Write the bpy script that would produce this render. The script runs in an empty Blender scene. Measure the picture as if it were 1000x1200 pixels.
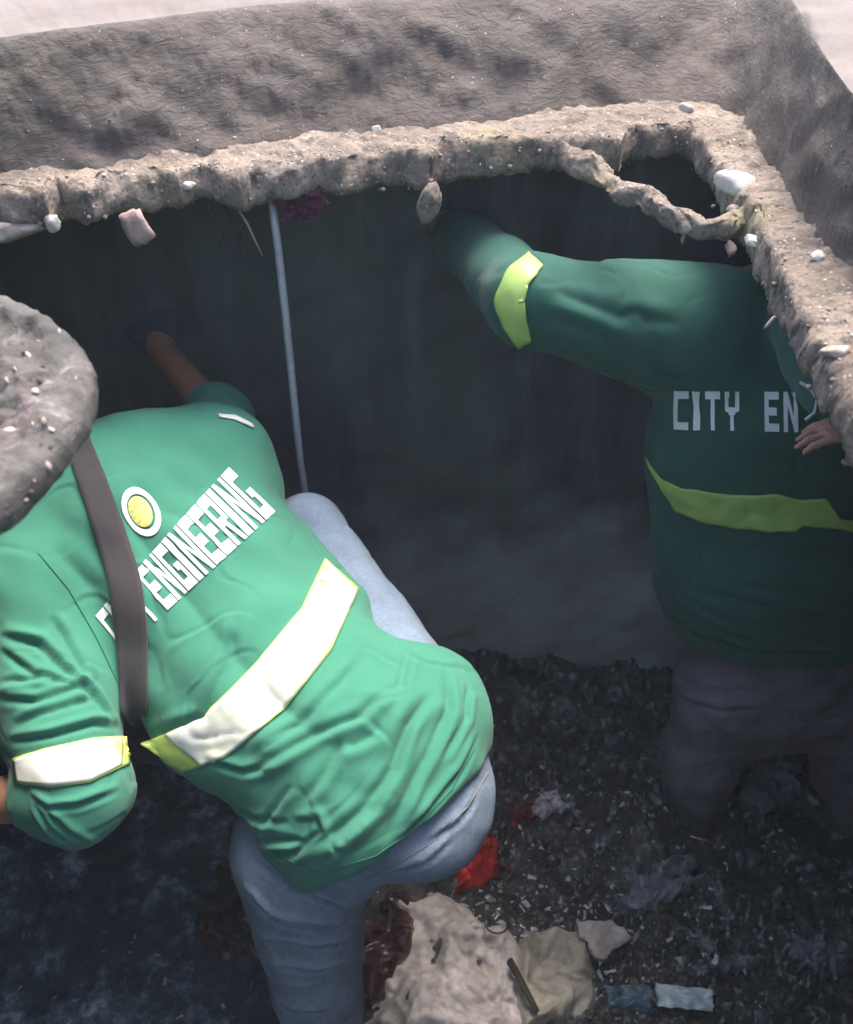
import bpy, bmesh, math, random
import numpy as np
from mathutils import Vector, Matrix, noise
from mathutils.bvhtree import BVHTree

# ------------------------------------------------------------------ camera, sky, sun, exposure
S = bpy.context.scene
COL = S.collection
random.seed(7)
RNG = np.random.default_rng(11)
TH = math.radians(38.0)            # camera pitch below the horizon
CAM = np.array([0.0, 0.0, 2.12])
FPX = 1150.0
cd = bpy.data.cameras.new('camera'); cam = bpy.data.objects.new('camera', cd); COL.objects.link(cam)
cam.location = CAM; cam.rotation_euler = (math.pi/2 - TH, 0, 0)
cd.sensor_fit = 'VERTICAL'; cd.sensor_height = 36; cd.lens = 36*FPX/1200
cd.clip_start = 0.02; cd.clip_end = 400
cd.dof.use_dof = True; cd.dof.focus_distance = 1.42; cd.dof.aperture_fstop = 6.5
S.camera = cam
W = bpy.data.worlds.new('World'); S.world = W; W.use_nodes = True
wn = W.node_tree.nodes; wn.clear()
sky = wn.new('ShaderNodeTexSky'); sky.sky_type = 'NISHITA'; sky.sun_disc = False
SUN_EL, SUN_AZ = math.radians(66), math.radians(28)     # azimuth measured from +Y towards +X
sky.sun_elevation = SUN_EL; sky.sun_rotation = SUN_AZ
sky.dust_density = 4.0; sky.air_density = 1.0; sky.ozone_density = 1.0
bg = wn.new('ShaderNodeBackground'); bg.inputs['Strength'].default_value = 0.13
wo = wn.new('ShaderNodeOutputWorld')
W.node_tree.links.new(sky.outputs[0], bg.inputs[0]); W.node_tree.links.new(bg.outputs[0], wo.inputs[0])
sd = bpy.data.lights.new('sun', 'SUN'); sd.energy = 2.1; sd.angle = math.radians(35); sd.color = (1.0, 0.92, 0.84)
sun = bpy.data.objects.new('sun', sd); COL.objects.link(sun)
sdir = Vector((math.sin(SUN_AZ)*math.cos(SUN_EL), math.cos(SUN_AZ)*math.cos(SUN_EL), math.sin(SUN_EL)))
sun.rotation_euler = sdir.to_track_quat('Z', 'Y').to_euler(); sun.location = (1, 2, 6)
S.view_settings.view_transform = 'Standard'; S.view_settings.look = 'None'
S.view_settings.gamma = 1.0; S.view_settings.use_curve_mapping = False
S.view_settings.exposure = 1.7
S.render.engine = 'CYCLES'
S.cycles.max_bounces = 8; S.cycles.diffuse_bounces = 6

# ------------------------------------------------------------------ placing helpers
FWD = np.array([0, math.cos(TH), -math.sin(TH)]); UPV = np.array([0, math.sin(TH), math.cos(TH)]); RT = np.array([1.0, 0, 0])
def ray(u, v): return FWD + RT*((u-500)/FPX) + UPV*((600-v)/FPX)
def P(u, v, depth): return CAM + ray(u, v)*depth
def Pz(u, v, z): r = ray(u, v); return CAM + r*((z-CAM[2])/r[2])
def Py(u, v, y): r = ray(u, v); return CAM + r*(y/r[1])

# ------------------------------------------------------------------ object helpers
def tag(o, label=None, cat=None, group=None, kind=None):
    if label: o['label'] = label
    if cat: o['category'] = cat
    if group: o['group'] = group
    if kind: o['kind'] = kind
    return o
def link(name, me, mat=None, parent=None, smooth=True):
    o = bpy.data.objects.new(name, me); COL.objects.link(o)
    if mat: me.materials.append(mat)
    if parent: o.parent = parent; o.matrix_parent_inverse = Matrix.Translation(-parent.location) if False else Matrix.Identity(4)
    if smooth and len(me.polygons):
        me.polygons.foreach_set('use_smooth', [True]*len(me.polygons))
    return o
def empty(name, loc=(0, 0, 0)):
    o = bpy.data.objects.new(name, None); COL.objects.link(o); o.location = loc; o.empty_display_size = 0.05
    return o
def npmesh(name, V, F):
    """V (n,3) array, F (m,k) int array"""
    V = np.asarray(V, dtype=np.float32); F = np.asarray(F, dtype=np.int32)
    me = bpy.data.meshes.new(name); k = F.shape[1]
    me.vertices.add(len(V)); me.vertices.foreach_set('co', V.ravel())
    me.loops.add(F.size); me.loops.foreach_set('vertex_index', F.ravel())
    me.polygons.add(len(F)); me.polygons.foreach_set('loop_start', np.arange(0, F.size, k, dtype=np.int32))
    me.update(calc_edges=True); me.validate()
    return me
def child(name, V, F, mat, parent, smooth=True):
    """mesh given in world space, parented to an Empty: shift by the parent's place"""
    V = np.asarray(V, dtype=float) - np.array(parent.location if parent else (0, 0, 0))
    o = bpy.data.objects.new(name, npmesh(name, V, F)); COL.objects.link(o)
    o.data.materials.append(mat)
    if parent: o.parent = parent
    if smooth: o.data.polygons.foreach_set('use_smooth', [True]*len(o.data.polygons))
    return o
def fnoise(V, s, seed=0.0, oct=3):
    off = Vector((seed*13.1, seed*7.7, seed*3.3)); out = np.empty(len(V))
    for i, p in enumerate(V):
        out[i] = noise.fractal(Vector(p)*s + off, 0.7, 2.1, oct)
    return out
# cheap vector noise: sum of sines with random directions, fine for big meshes
def snoise(V, s, seed, n=14):
    r = np.random.default_rng(seed); out = np.zeros(len(V))
    for i in range(n):
        k = r.normal(size=3); k *= s*r.uniform(.6, 1.7)/np.linalg.norm(k)*2*math.pi
        ph = r.uniform(0, 6.28); w = V @ k + ph
        out += np.sin(w + 1.3*np.sin(0.53*w.mean() + V @ (k[[1, 2, 0]]*.7)))
    return out/math.sqrt(n)

# ------------------------------------------------------------------ materials
class Mat:
    def __init__(s, name, rough=.8, spec=.3):
        s.m = bpy.data.materials.new(name); s.m.use_nodes = True
        s.t = s.m.node_tree; s.n = s.t.nodes; s.l = s.t.links
        s.b = s.n['Principled BSDF']; s.b.inputs['Roughness'].default_value = rough
        s.b.inputs['Specular IOR Level'].default_value = spec
        s.tc = s.n.new('ShaderNodeTexCoord').outputs['Object']
    def noise(s, scale, detail=6, rough=.6, dist=0., vec=None):
        n = s.n.new('ShaderNodeTexNoise'); n.inputs['Scale'].default_value = scale
        n.inputs['Detail'].default_value = detail; n.inputs['Roughness'].default_value = rough
        n.inputs['Distortion'].default_value = dist; s.l.new(vec or s.tc, n.inputs['Vector']); return n.outputs['Fac']
    def stretch(s, sx, sy, sz, rot=(0, 0, 0)):
        n = s.n.new('ShaderNodeMapping'); n.inputs['Scale'].default_value = (sx, sy, sz); n.inputs['Rotation'].default_value = rot
        s.l.new(s.tc, n.inputs['Vector']); return n.outputs[0]
    def voro(s, scale, out='Distance', rnd=1.):
        n = s.n.new('ShaderNodeTexVoronoi'); n.inputs['Scale'].default_value = scale; n.inputs['Randomness'].default_value = rnd
        s.l.new(s.tc, n.inputs['Vector']); return n.outputs[out]
    def ramp(s, fac, stops):
        n = s.n.new('ShaderNodeValToRGB'); e = n.color_ramp.elements
        while len(e) < len(stops): e.new(.5)
        for i, (p, c) in enumerate(stops):
            e[i].position = p; e[i].color = (c if isinstance(c, tuple) else (c, c, c)) + (1,)
        s.l.new(fac, n.inputs[0]); return n.outputs[0]
    def mix(s, fac, a, b, mode='MIX'):
        n = s.n.new('ShaderNodeMix'); n.data_type = 'RGBA'; n.blend_type = mode
        for sock, v in ((n.inputs[0], fac), (n.inputs[6], a), (n.inputs[7], b)):
            if isinstance(v, bpy.types.NodeSocket): s.l.new(v, sock)
            elif isinstance(v, (float, int)): sock.default_value = v
            else: sock.default_value = tuple(v) + (1,)
        return n.outputs[2]
    def math(s, op, a, b):
        n = s.n.new('ShaderNodeMath'); n.operation = op
        for i, v in enumerate((a, b)):
            if isinstance(v, bpy.types.NodeSocket): s.l.new(v, n.inputs[i])
            else: n.inputs[i].default_value = v
        return n.outputs[0]
    def col(s, c):
        if isinstance(c, bpy.types.NodeSocket): s.l.new(c, s.b.inputs['Base Color'])
        else: s.b.inputs['Base Color'].default_value = tuple(c) + (1,)
        return s
    def rough(s, c): s.l.new(c, s.b.inputs['Roughness']); return s
    def bump(s, h, strength=.5, dist=.005):
        n = s.n.new('ShaderNodeBump'); n.inputs['Strength'].default_value = strength; n.inputs['Distance'].default_value = dist
        s.l.new(h, n.inputs['Height'])
        prev = s.b.inputs['Normal'].links
        if prev: s.l.new(prev[0].from_socket, n.inputs['Normal'])
        s.l.new(n.outputs[0], s.b.inputs['Normal']); return s

def mat_ledge():
    m = Mat('broken concrete', .85, .3)
    a = m.ramp(m.noise(9, 8, .65), [(.3, (.17, .132, .105)), (.52, (.28, .225, .182)), (.72, (.38, .32, .265))])
    b = m.mix(m.ramp(m.noise(28, 6, .7), [(.48, 0.), (.62, 1.)]), a, (.13, .105, .09))
    c = m.mix(m.ramp(m.voro(120), [(.0, 1.), (.22, 1.), (.30, 0.)]), b, m.ramp(m.voro(120, 'Color'), [(.3, (.14, .12, .1)), (.75, (.36, .32, .28)), (.95, (.62, .58, .52))]))
    c = m.mix(m.ramp(m.noise(4.3, 3, .5), [(.55, 0.), (.7, .5)]), c, (.36, .31, .16))
    m.col(c); m.bump(m.noise(60, 10, .75), .8, .008); m.bump(m.voro(120), .5, .004)
    return m.m
def mat_bank():
    m = Mat('damp mud bank', .7, .35)
    v = m.stretch(1, 1.1, 1.8)
    a = m.ramp(m.noise(7, 9, .68, 1.0, v), [(.28, (.100, .080, .070)), (.5, (.130, .106, .094)), (.75, (.180, .150, .133))])
    a = m.mix(m.ramp(m.noise(3, 4, .5), [(.5, 0.), (.75, .35)]), a, (.12, .12, .09))
    a = m.mix(m.ramp(m.voro(90), [(.0, 1.), (.1, 1.), (.16, 0.)]), a, m.ramp(m.voro(90, 'Color'), [(.6, (.12, .1, .09)), (.9, (.55, .5, .46))]))
    m.col(a); m.bump(m.noise(38, 9, .7, .6, m.stretch(1, 1, 2.2)), 1., .012)
    m.rough(m.ramp(m.noise(14, 4), [(.3, .45), (.7, .85)]))
    return m.m
def mat_road():
    m = Mat('dusty pavement', .85, .3)
    a = m.ramp(m.noise(6, 8, .6), [(.3, (.16, .135, .123)), (.7, (.23, .205, .19))])
    m.col(a); m.bump(m.noise(80, 8, .7), .4, .004); return m.m
def mat_wall():
    m = Mat('wet culvert wall', .5, .4)
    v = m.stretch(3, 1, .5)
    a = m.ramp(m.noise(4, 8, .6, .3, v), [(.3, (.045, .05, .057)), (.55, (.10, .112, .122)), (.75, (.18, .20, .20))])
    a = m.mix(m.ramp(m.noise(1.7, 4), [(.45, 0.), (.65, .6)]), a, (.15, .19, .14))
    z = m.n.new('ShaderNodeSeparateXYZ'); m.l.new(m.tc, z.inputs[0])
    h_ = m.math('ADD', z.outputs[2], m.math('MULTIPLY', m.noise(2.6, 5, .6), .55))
    a = m.mix(m.ramp(h_, [(.62, .95), (1., 0.)]), a, m.ramp(m.noise(6, 5), [(.3, (.36, .41, .37)), (.7, (.52, .56, .52))]))  # paler towards the foot: a lit look put into the colour, with silt
    m.col(a); m.bump(m.noise(30, 8, .7), .6, .01); return m.m
def mat_mud():
    m = Mat('black wet muck', .25, 1.)
    a = m.ramp(m.noise(10, 9, .68, .5), [(.3, (.022, .024, .024)), (.5, (.075, .075, .068)), (.62, (.20, .195, .18)), (.72, (.55, .53, .50))])  # palest stops paint wet highlights into the muck colour
    m.b.inputs['Coat Weight'].default_value = .8; m.b.inputs['Coat Roughness'].default_value = .08
    m.col(a); m.rough(m.ramp(m.noise(18, 5), [(.35, .06), (.65, .32)]))
    m.bump(m.noise(24, 9, .7, .8), 1., .035); m.bump(m.noise(90, 6, .7), .5, .004); return m.m
def mat_water():
    m = Mat('dirty water', .06, .6)
    f = m.mix(m.ramp(m.noise(5, 5, .6, .2), [(.42, 0.), (.6, 1.)]), (0, 0, 0), m.ramp(m.noise(15, 10, .8, .15), [(.46, 0.), (.55, .3), (.61, 1.)]))
    m.col(m.mix(f, (.022, .060, .10), (.62, .78, .9)))
    m.rough(m.ramp(f, [(0., .07), (1., .5)]))
    m.bump(m.noise(13, 7, .65, .2), .9, .04); m.bump(m.noise(120, 4, .7), .3, .003); return m.m
def mat_cloth(name, c, var=.25, weave=900, rough=.85, dirt=0., dirtc=(.06, .055, .05)):
    m = Mat(name, rough, .15)
    c = np.array(c)
    a = m.ramp(m.noise(7, 5, .6), [(.3, tuple(c*(1-var))), (.7, tuple(np.minimum(c*(1+var), .9)))])
    a = m.mix(m.ramp(m.noise(5, 8, .72), [(.55, 0.), (.8, .35)]), a, tuple(c*.45+np.array([.03, .025, .02])))
    if dirt: a = m.mix(m.ramp(m.noise(12, 7, .7), [(.55-.25*dirt, 0.), (.75, 1.)]), a, dirtc)
    m.col(a); m.bump(m.noise(weave, 2, .5), .15, .001); m.bump(m.noise(9, 4, .5), .35, .012); m.bump(m.noise(60, 3, .5), .08, .002)
    m.b.inputs['Sheen Weight'].default_value = .12; m.b.inputs['Sheen Roughness'].default_value = .6
    return m.m
def mat_jeans(name, c):
    m = Mat(name, .85, .15); c = np.array(c)
    a = m.ramp(m.noise(10, 6, .65), [(.3, tuple(c*.7)), (.7, tuple(c*1.25))])
    tw = m.noise(260, 2, .5, 0, m.stretch(1, 1, .15, (.3, .4, 0)))
    a = m.mix(.2, a, m.ramp(tw, [(.35, tuple(c*.6)), (.65, tuple(c*1.5))]))
    m.col(a); m.bump(tw, .15, .0012); m.bump(m.noise(45, 5), .2, .004); return m.m
def mat_simple(name, c, rough=.5, spec=.4, var=.25, sc=30, bump=.3, metal=0., trans=0.):
    m = Mat(name, rough, spec); c = np.array(c)
    m.col(m.ramp(m.noise(sc, 6, .65), [(.3, tuple(c*(1-var))), (.7, tuple(np.minimum(c*(1+var), .95)))]))
    m.bump(m.noise(sc*3, 6, .65), bump, .003); m.b.inputs['Metallic'].default_value = metal
    m.b.inputs['Transmission Weight'].default_value = trans
    return m.m
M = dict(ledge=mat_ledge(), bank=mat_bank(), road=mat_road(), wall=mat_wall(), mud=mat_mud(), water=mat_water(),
    shirt1=mat_cloth('bright green jersey', (.047, .215, .140), .09), shirt2=mat_cloth('shaded green jersey', (.020, .088, .064), .15),  # same uniform green; the second is darkened, shade put into its colour
    jeans1=mat_jeans('faded blue jeans', (.205, .26, .335)), trousers2=mat_jeans('dark grey trousers', (.17, .155, .175)),
    skin=mat_simple('brown skin', (.42, .20, .12), .5, .35, .15, 20, .15), skin2=mat_simple('pale brown skin', (.42, .21, .15), .5, .35, .15, 20, .15),
    strap=mat_cloth('black webbing', (.048, .042, .047), .2, 1500), print=mat_simple('white print', (.78, .80, .78), .6, .3, .08, 40, .1),
    lime=mat_simple('lime tape', (.36, .52, .13), .5, .4, .12, 12, .2), glove=mat_cloth('grey knit glove', (.10, .10, .12), .2),
    cap=mat_cloth('navy cap cloth', (.02, .024, .035), .2), hair=mat_simple('black hair', (.012, .011, .01), .5, .4, .3, 60, .6),
    boot=mat_simple('black rubber', (.015, .015, .016), .3, .5, .2, 20, .2),
    metal=mat_simple('dull steel', (.42, .42, .44), .45, .6, .2, 60, .2, .15))
def mat_tape():
    m = Mat('silver and lime tape', .45, .4)
    a = m.ramp(m.noise(9, 4, .55), [(.34, (.50, .62, .16)), (.44, (.68, .72, .55)), (.58, (.72, .72, .69))])
    a = m.mix(m.ramp(m.noise(14, 5, .6), [(.62, 0.), (.78, .6)]), a, (.55, .45, .32))
    m.col(a); m.bump(m.noise(40, 4), .15, .003); return m.m
M['tape'] = mat_tape()
def mat_disc():
    m = Mat('gritty wet cement', .4, .5)
    a = m.ramp(m.noise(16, 8, .7, .6), [(.30, (.045, .04, .036)), (.48, (.10, .09, .08)), (.60, (.16, .145, .13)), (.70, (.42, .40, .38))])
    a = m.mix(m.ramp(m.noise(9, 3), [(.6, 0.), (.72, .4)]), a, (.17, .095, .105))
    m.col(a); m.bump(m.noise(30, 9, .7, .5), .9, .012)
    m.rough(m.ramp(m.noise(22, 5), [(.35, .25), (.65, .7)])); return m.m
M['disc'] = mat_disc()

# ------------------------------------------------------------------ implicit bodies (smooth union of tapered limbs, surface nets)
def smin(a, b, k):
    h = np.clip(.5+.5*(b-a)/k, 0, 1); return b*(1-h)+a*h-k*h*(1-h)
class Body:
    def __init__(s, h=.006): s.prims = []; s.cuts = []; s.h = h
    def limb(s, a, b, ra, rb, flat=None, k=.03):      # flat=(normal, ratio)
        s.prims.append((np.array(a, float), np.array(b, float), ra, rb, flat, k)); return s
    def cut(s, p, n): s.cuts.append((np.array(p, float), np.array(n, float)/np.linalg.norm(n))); return s
    def mesh(s):
        h = s.h; ends = np.array([q for p in s.prims for q in (p[0]-max(p[2:4])-.03, p[0]+max(p[2:4])+.03, p[1]-max(p[2:4])-.03, p[1]+max(p[2:4])+.03)])
        lo = ends.min(0)-h*3; n = np.ceil((ends.max(0)+h*3-lo)/h).astype(int)+1
        D = np.full(n, .2, np.float32)
        for a, b, ra, rb, flat, k in s.prims:
            R = max(ra, rb)+k*1.2+.01
            i0 = np.maximum(np.floor((np.minimum(a, b)-R-lo)/h).astype(int), 0); i1 = np.minimum(np.ceil((np.maximum(a, b)+R-lo)/h).astype(int)+1, n)
            ax = [lo[j]+h*np.arange(i0[j], i1[j]) for j in range(3)]
            X, Y, Z = np.meshgrid(*ax, indexing='ij')
            ab = b-a; L2 = ab@ab+1e-12
            px, py, pz = X-a[0], Y-a[1], Z-a[2]
            t = np.clip((px*ab[0]+py*ab[1]+pz*ab[2])/L2, 0, 1)
            qx, qy, qz = px-t*ab[0], py-t*ab[1], pz-t*ab[2]
            sc = 1.
            if flat is not None:
                nn, r = flat; nn = np.array(nn, float)/np.linalg.norm(nn); qn = qx*nn[0]+qy*nn[1]+qz*nn[2]; f = qn*(1/r-1)
                qx, qy, qz = qx+nn[0]*f, qy+nn[1]*f, qz+nn[2]*f; sc = .5*(1+r)
            d = (np.sqrt(qx*qx+qy*qy+qz*qz)-(ra+(rb-ra)*t))*sc
            sl = tuple(slice(i0[j], i1[j]) for j in range(3))
            D[sl] = smin(D[sl], d.astype(np.float32), k)
        for p, nn in s.cuts:
            ax = [lo[j]+h*np.arange(n[j])-p[j] for j in range(3)]
            pl = (ax[0][:, None, None]*nn[0]+ax[1][None, :, None]*nn[1]+ax[2][None, None, :]*nn[2]).astype(np.float32)
            k = .012; D = -smin(-D, -pl, k)
        return nets(D, lo, h)
def nets(D, lo, h):
    I = D < 0
    c = np.zeros(np.array(D.shape)-1, np.int8)
    offs = [(i, j, k) for i in (0, 1) for j in (0, 1) for k in (0, 1)]
    sh = c.shape
    for o in offs: c += I[o[0]:o[0]+sh[0], o[1]:o[1]+sh[1], o[2]:o[2]+sh[2]]
    act = np.argwhere((c > 0) & (c < 8))
    idx = np.full(sh, -1, np.int32); idx[tuple(act.T)] = np.arange(len(act))
    acc = np.zeros((len(act), 3)); cnt = np.zeros(len(act))
    for e0 in offs:
        for ax in range(3):
            if e0[ax]: continue
            e1 = list(e0); e1[ax] = 1
            d0 = D[tuple((act+e0).T)]; d1 = D[tuple((act+e1).T)]
            m = (d0 < 0) != (d1 < 0); t = np.where(m, d0/np.where(m, d0-d1, 1), 0)
            p = np.array(e0, float)[None, :].repeat(len(act), 0); p[:, ax] += t
            acc += p*m[:, None]; cnt += m
    V = lo+h*(act+acc/cnt[:, None])
    Fs = []
    for ax in range(3):
        a1, a2 = (ax+1) % 3, (ax+2) % 3
        s0 = [slice(None)]*3; s1 = [slice(None)]*3; s0[ax] = slice(0, -1); s1[ax] = slice(1, None)
        A, B = I[tuple(s0)], I[tuple(s1)]
        e = np.argwhere(A != B); e = e[(e[:, a1] > 0) & (e[:, a2] > 0) & (e[:, a1] < sh[a1]) & (e[:, a2] < sh[a2])]
        o1 = np.zeros(3, int); o1[a1] = 1; o2 = np.zeros(3, int); o2[a2] = 1
        q = np.stack([idx[tuple(x.T)] for x in (e-o1-o2, e-o2, e, e-o1)], 1)
        flip = ~A[tuple(e.T)]; q[flip] = q[flip][:, ::-1]
        Fs.append(q)
    return V, np.concatenate(Fs)
def relax(V, F, it=2, f=.5):
    for _ in range(it):
        acc = np.zeros_like(V); cnt = np.zeros(len(V))
        for a, b in ((0, 1), (1, 2), (2, 3), (3, 0)):
            np.add.at(acc, F[:, a], V[F[:, b]]); np.add.at(acc, F[:, b], V[F[:, a]])
            np.add.at(cnt, F[:, a], 1); np.add.at(cnt, F[:, b], 1)
        V = V*(1-f)+acc/cnt[:, None]*f
    return V
def normals(V, F):
    n = np.cross(V[F[:, 2]]-V[F[:, 0]], V[F[:, 3]]-V[F[:, 1]]); N = np.zeros_like(V)
    for i in range(4): np.add.at(N, F[:, i], n)
    return N/(np.linalg.norm(N, axis=1)[:, None]+1e-12)
def bvh(V, F): return BVHTree.FromPolygons(V.tolist(), F.tolist())
def hit(tree, u, v, fallback=None):
    d = Vector(ray(u, v)).normalized(); r = tree.ray_cast(Vector(CAM), d)
    if r[0] is None: return None
    return np.array(r[0]), np.array(r[1]), r[3]
def fold(V, N, tree, pts, w=.007, A=.006, side=1.):
    """press a soft crease into cloth along a line laid on its surface"""
    L = []
    for (u0, v0), (u1, v1) in zip(pts[:-1], pts[1:]):
        for t in np.linspace(0, 1, 7)[:-1]:
            r = hit(tree, u0+(u1-u0)*t, v0+(v1-v0)*t)
            if r: L.append(r[0])
    r = hit(tree, *pts[-1])
    if r: L.append(r[0])
    if len(L) < 3: return
    L = np.array(L); m = len(L)
    c = L.mean(0); R = np.linalg.norm(L-c, axis=1).max()+w*5
    sel = np.where(np.linalg.norm(V-c, axis=1) < R)[0]
    if not len(sel): return
    Q = V[sel]; best = np.full(len(sel), 1e9); bt = np.zeros(len(sel)); bs = np.zeros(len(sel))
    for i in range(m-1):
        a, b = L[i], L[i+1]; ab = b-a; l = np.linalg.norm(ab)
        if l < 1e-6 or l > .05: continue
        t = np.clip((Q-a)@ab/(l*l), 0, 1); q = Q-a-t[:, None]*ab; d = np.linalg.norm(q, axis=1)
        s = np.sign(np.einsum('ij,ij->i', np.cross(np.broadcast_to(ab, q.shape), q), N[sel]))
        u = d < best; best[u] = d[u]; bt[u] = (i+t[u])/(m-1); bs[u] = s[u]
    env = np.clip(np.minimum(bt, 1-bt)*5, 0, 1)**.7
    sd_ = best*bs*side
    prof = -np.exp(-(best/(.8*w))**1.25)+.75*np.exp(-((sd_-2.*w)/(1.4*w))**2)+.25*np.exp(-((sd_+2.*w)/(1.3*w))**2)
    V[sel] += N[sel]*(A*env*prof)[:, None]
def drape_grid(tree, f, nu, nv, off=.003, mind=None):
    """f(s,t)->pixel ; lay a grid on the cloth; returns V,F (missing hits filled from neighbours)"""
    pts = np.full((nu, nv, 3), np.nan); dep = np.full((nu, nv), np.nan)
    for i in range(nu):
        for j in range(nv):
            u, v = f(i/(nu-1), j/(nv-1)); r = hit(tree, u, v)
            if r:
                dep[i, j] = (r[0]-CAM)@FWD; pts[i, j] = r[0]+r[1]*off
    if np.isnan(dep).any():
        for i in range(nu):
            for j in range(nv):
                if np.isnan(dep[i, j]):
                    k = np.argwhere(~np.isnan(dep)); q = k[np.argmin(((k-[i, j])**2).sum(1))]
                    u, v = f(i/(nu-1), j/(nv-1)); pts[i, j] = P(u, v, dep[tuple(q)]-off)
    F = [[i*nv+j, i*nv+j+1, (i+1)*nv+j+1, (i+1)*nv+j] for i in range(nu-1) for j in range(nv-1)]
    return pts.reshape(-1, 3), np.array(F)
def thicken(V, F, N, t):
    """close a sheet into a thin solid by a back side pushed t along -N"""
    n = len(V); Fb = F[:, ::-1]+n
    from collections import Counter
    E = {}
    for f in F:
        for a, b in zip(f, np.roll(f, -1)): E[(a, b)] = E.get((a, b), 0)+1
    side = [[b, a, a+n, b+n] for (a, b) in E if (b, a) not in E]
    return np.vstack([V, V-N*t]), np.vstack([F, Fb, np.array(side)])
def facing(V, F):
    N = normals(V, F)
    if ((CAM-V)*N).sum() < 0: F = F[:, ::-1]; N = -N
    return F, N
def path_quad(pl, w0):
    """centre line in pixels + half widths -> f(s,t)"""
    A = np.array(pl, float); L = np.r_[0, np.cumsum(np.linalg.norm(np.diff(A[:, :2], axis=0), axis=1))]; L /= L[-1]
    def f(s, t):
        c = np.array([np.interp(s, L, A[:, k]) for k in (0, 1)]); c1 = np.array([np.interp(min(s+.03, 1), L, A[:, k]) for k in (0, 1)]); c0 = np.array([np.interp(max(s-.03, 0), L, A[:, k]) for k in (0, 1)])
        d = c1-c0; d /= np.linalg.norm(d)+1e-9; n = np.array([-d[1], d[0]])
        w = np.interp(s, L, A[:, 2]) if A.shape[1] > 2 else w0
        return tuple(c+n*w*(2*t-1))
    return f
def edges_quad(top, bot):
    """strip between two pixel polylines"""
    def mk(q):
        q = np.array(q, float); L = np.r_[0, np.cumsum(np.linalg.norm(np.diff(q, axis=0), axis=1))]; L /= L[-1]
        return lambda s: np.array([np.interp(s, L, q[:, 0]), np.interp(s, L, q[:, 1])])
    a, b = mk(top), mk(bot)
    return lambda s, t: tuple(a(s)*(1-t)+b(s)*t)

# block letters: strokes as quads in a unit cell (x0,y0)-(x1,y1) corners, y up
T_ = .29
GL = {
 'C': [[(0, 0), (T_, 0), (T_, 1), (0, 1)], [(T_, 0), (1, 0), (1, .2), (T_, .2)], [(T_, .8), (1, .8), (1, 1), (T_, 1)]],
 'I': [[(.3, 0), (.7, 0), (.7, 1), (.3, 1)]],
 'T': [[(0, .8), (1, .8), (1, 1), (0, 1)], [(.37, 0), (.63, 0), (.63, .8), (.37, .8)]],
 'Y': [[(0, .5), (T_, .45), (T_, 1), (0, 1)], [(1-T_, .45), (1, .5), (1, 1), (1-T_, 1)], [(T_, .4), (1-T_, .4), (1-T_, .6), (T_, .6)], [(.38, 0), (.62, 0), (.62, .4), (.38, .4)]],
 'E': [[(0, 0), (T_, 0), (T_, 1), (0, 1)], [(T_, 0), (1, 0), (1, .2), (T_, .2)], [(T_, .8), (1, .8), (1, 1), (T_, 1)], [(T_, .4), (.85, .4), (.85, .6), (T_, .6)]],
 'N': [[(0, 0), (T_, 0), (T_, 1), (0, 1)], [(1-T_, 0), (1, 0), (1, 1), (1-T_, 1)], [(T_, .65), (T_, 1), (1-T_, .38), (1-T_, .05)]],
 'G': [[(0, 0), (T_, 0), (T_, 1), (0, 1)], [(T_, 0), (1, 0), (1, .2), (T_, .2)], [(T_, .8), (1, .8), (1, 1), (T_, 1)], [(1-T_, .2), (1, .2), (1, .55), (1-T_, .55)], [(.5, .4), (1-T_, .4), (1-T_, .55), (.5, .55)]],
 'R': [[(0, 0), (T_, 0), (T_, 1), (0, 1)], [(T_, .8), (1, .8), (1, 1), (T_, 1)], [(1-T_, .45), (1, .45), (1, .8), (1-T_, .8)], [(T_, .38), (1-T_, .38), (1-T_, .55), (T_, .55)], [(.45, .38), (.74, .38), (1, 0), (.70, 0)]],
}
def lettering(tree, text, quad, off, gap=.22, space=.7):
    """quad: function (s,t)->pixel with s along the line and t up; returns V,F"""
    adv = [space if ch == ' ' else (.55 if ch == 'I' else 1.) for ch in text]; tot = sum(adv)+gap*(len(text)-1)
    out, x, k = [], 0., 0
    for ch, a in zip(text, adv):
        Vs, Fs, n = [], [], 0
        if ch != ' ':
            for q in GL[ch]:
                q = np.array(q); k += 1
                if ch == 'I': q = (q-[.3, 0])*[1/.4*.48, 1]
                nu, nv = 4, 7
                pts = []
                for i in range(nu):
                    for j in range(nv):
                        s, t = i/(nu-1), j/(nv-1)
                        p = (q[0]*(1-s)+q[1]*s)*(1-t)+(q[3]*(1-s)+q[2]*s)*t
                        xx = (x+p[0]*(a if ch != 'I' else 1))/tot
                        r = hit(tree, *quad(xx, p[1]))
                        pts.append(r[0]+r[1]*(off+.00012*(k % 5)) if r else None)
                if any(p is None for p in pts): continue
                Vs += pts; Fs += [[n+i*nv+j, n+i*nv+j+1, n+(i+1)*nv+j+1, n+(i+1)*nv+j] for i in range(nu-1) for j in range(nv-1)]; n += nu*nv
        x += a+gap
        if Vs: out.append((np.array(Vs), np.array(Fs)))
    return out

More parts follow.
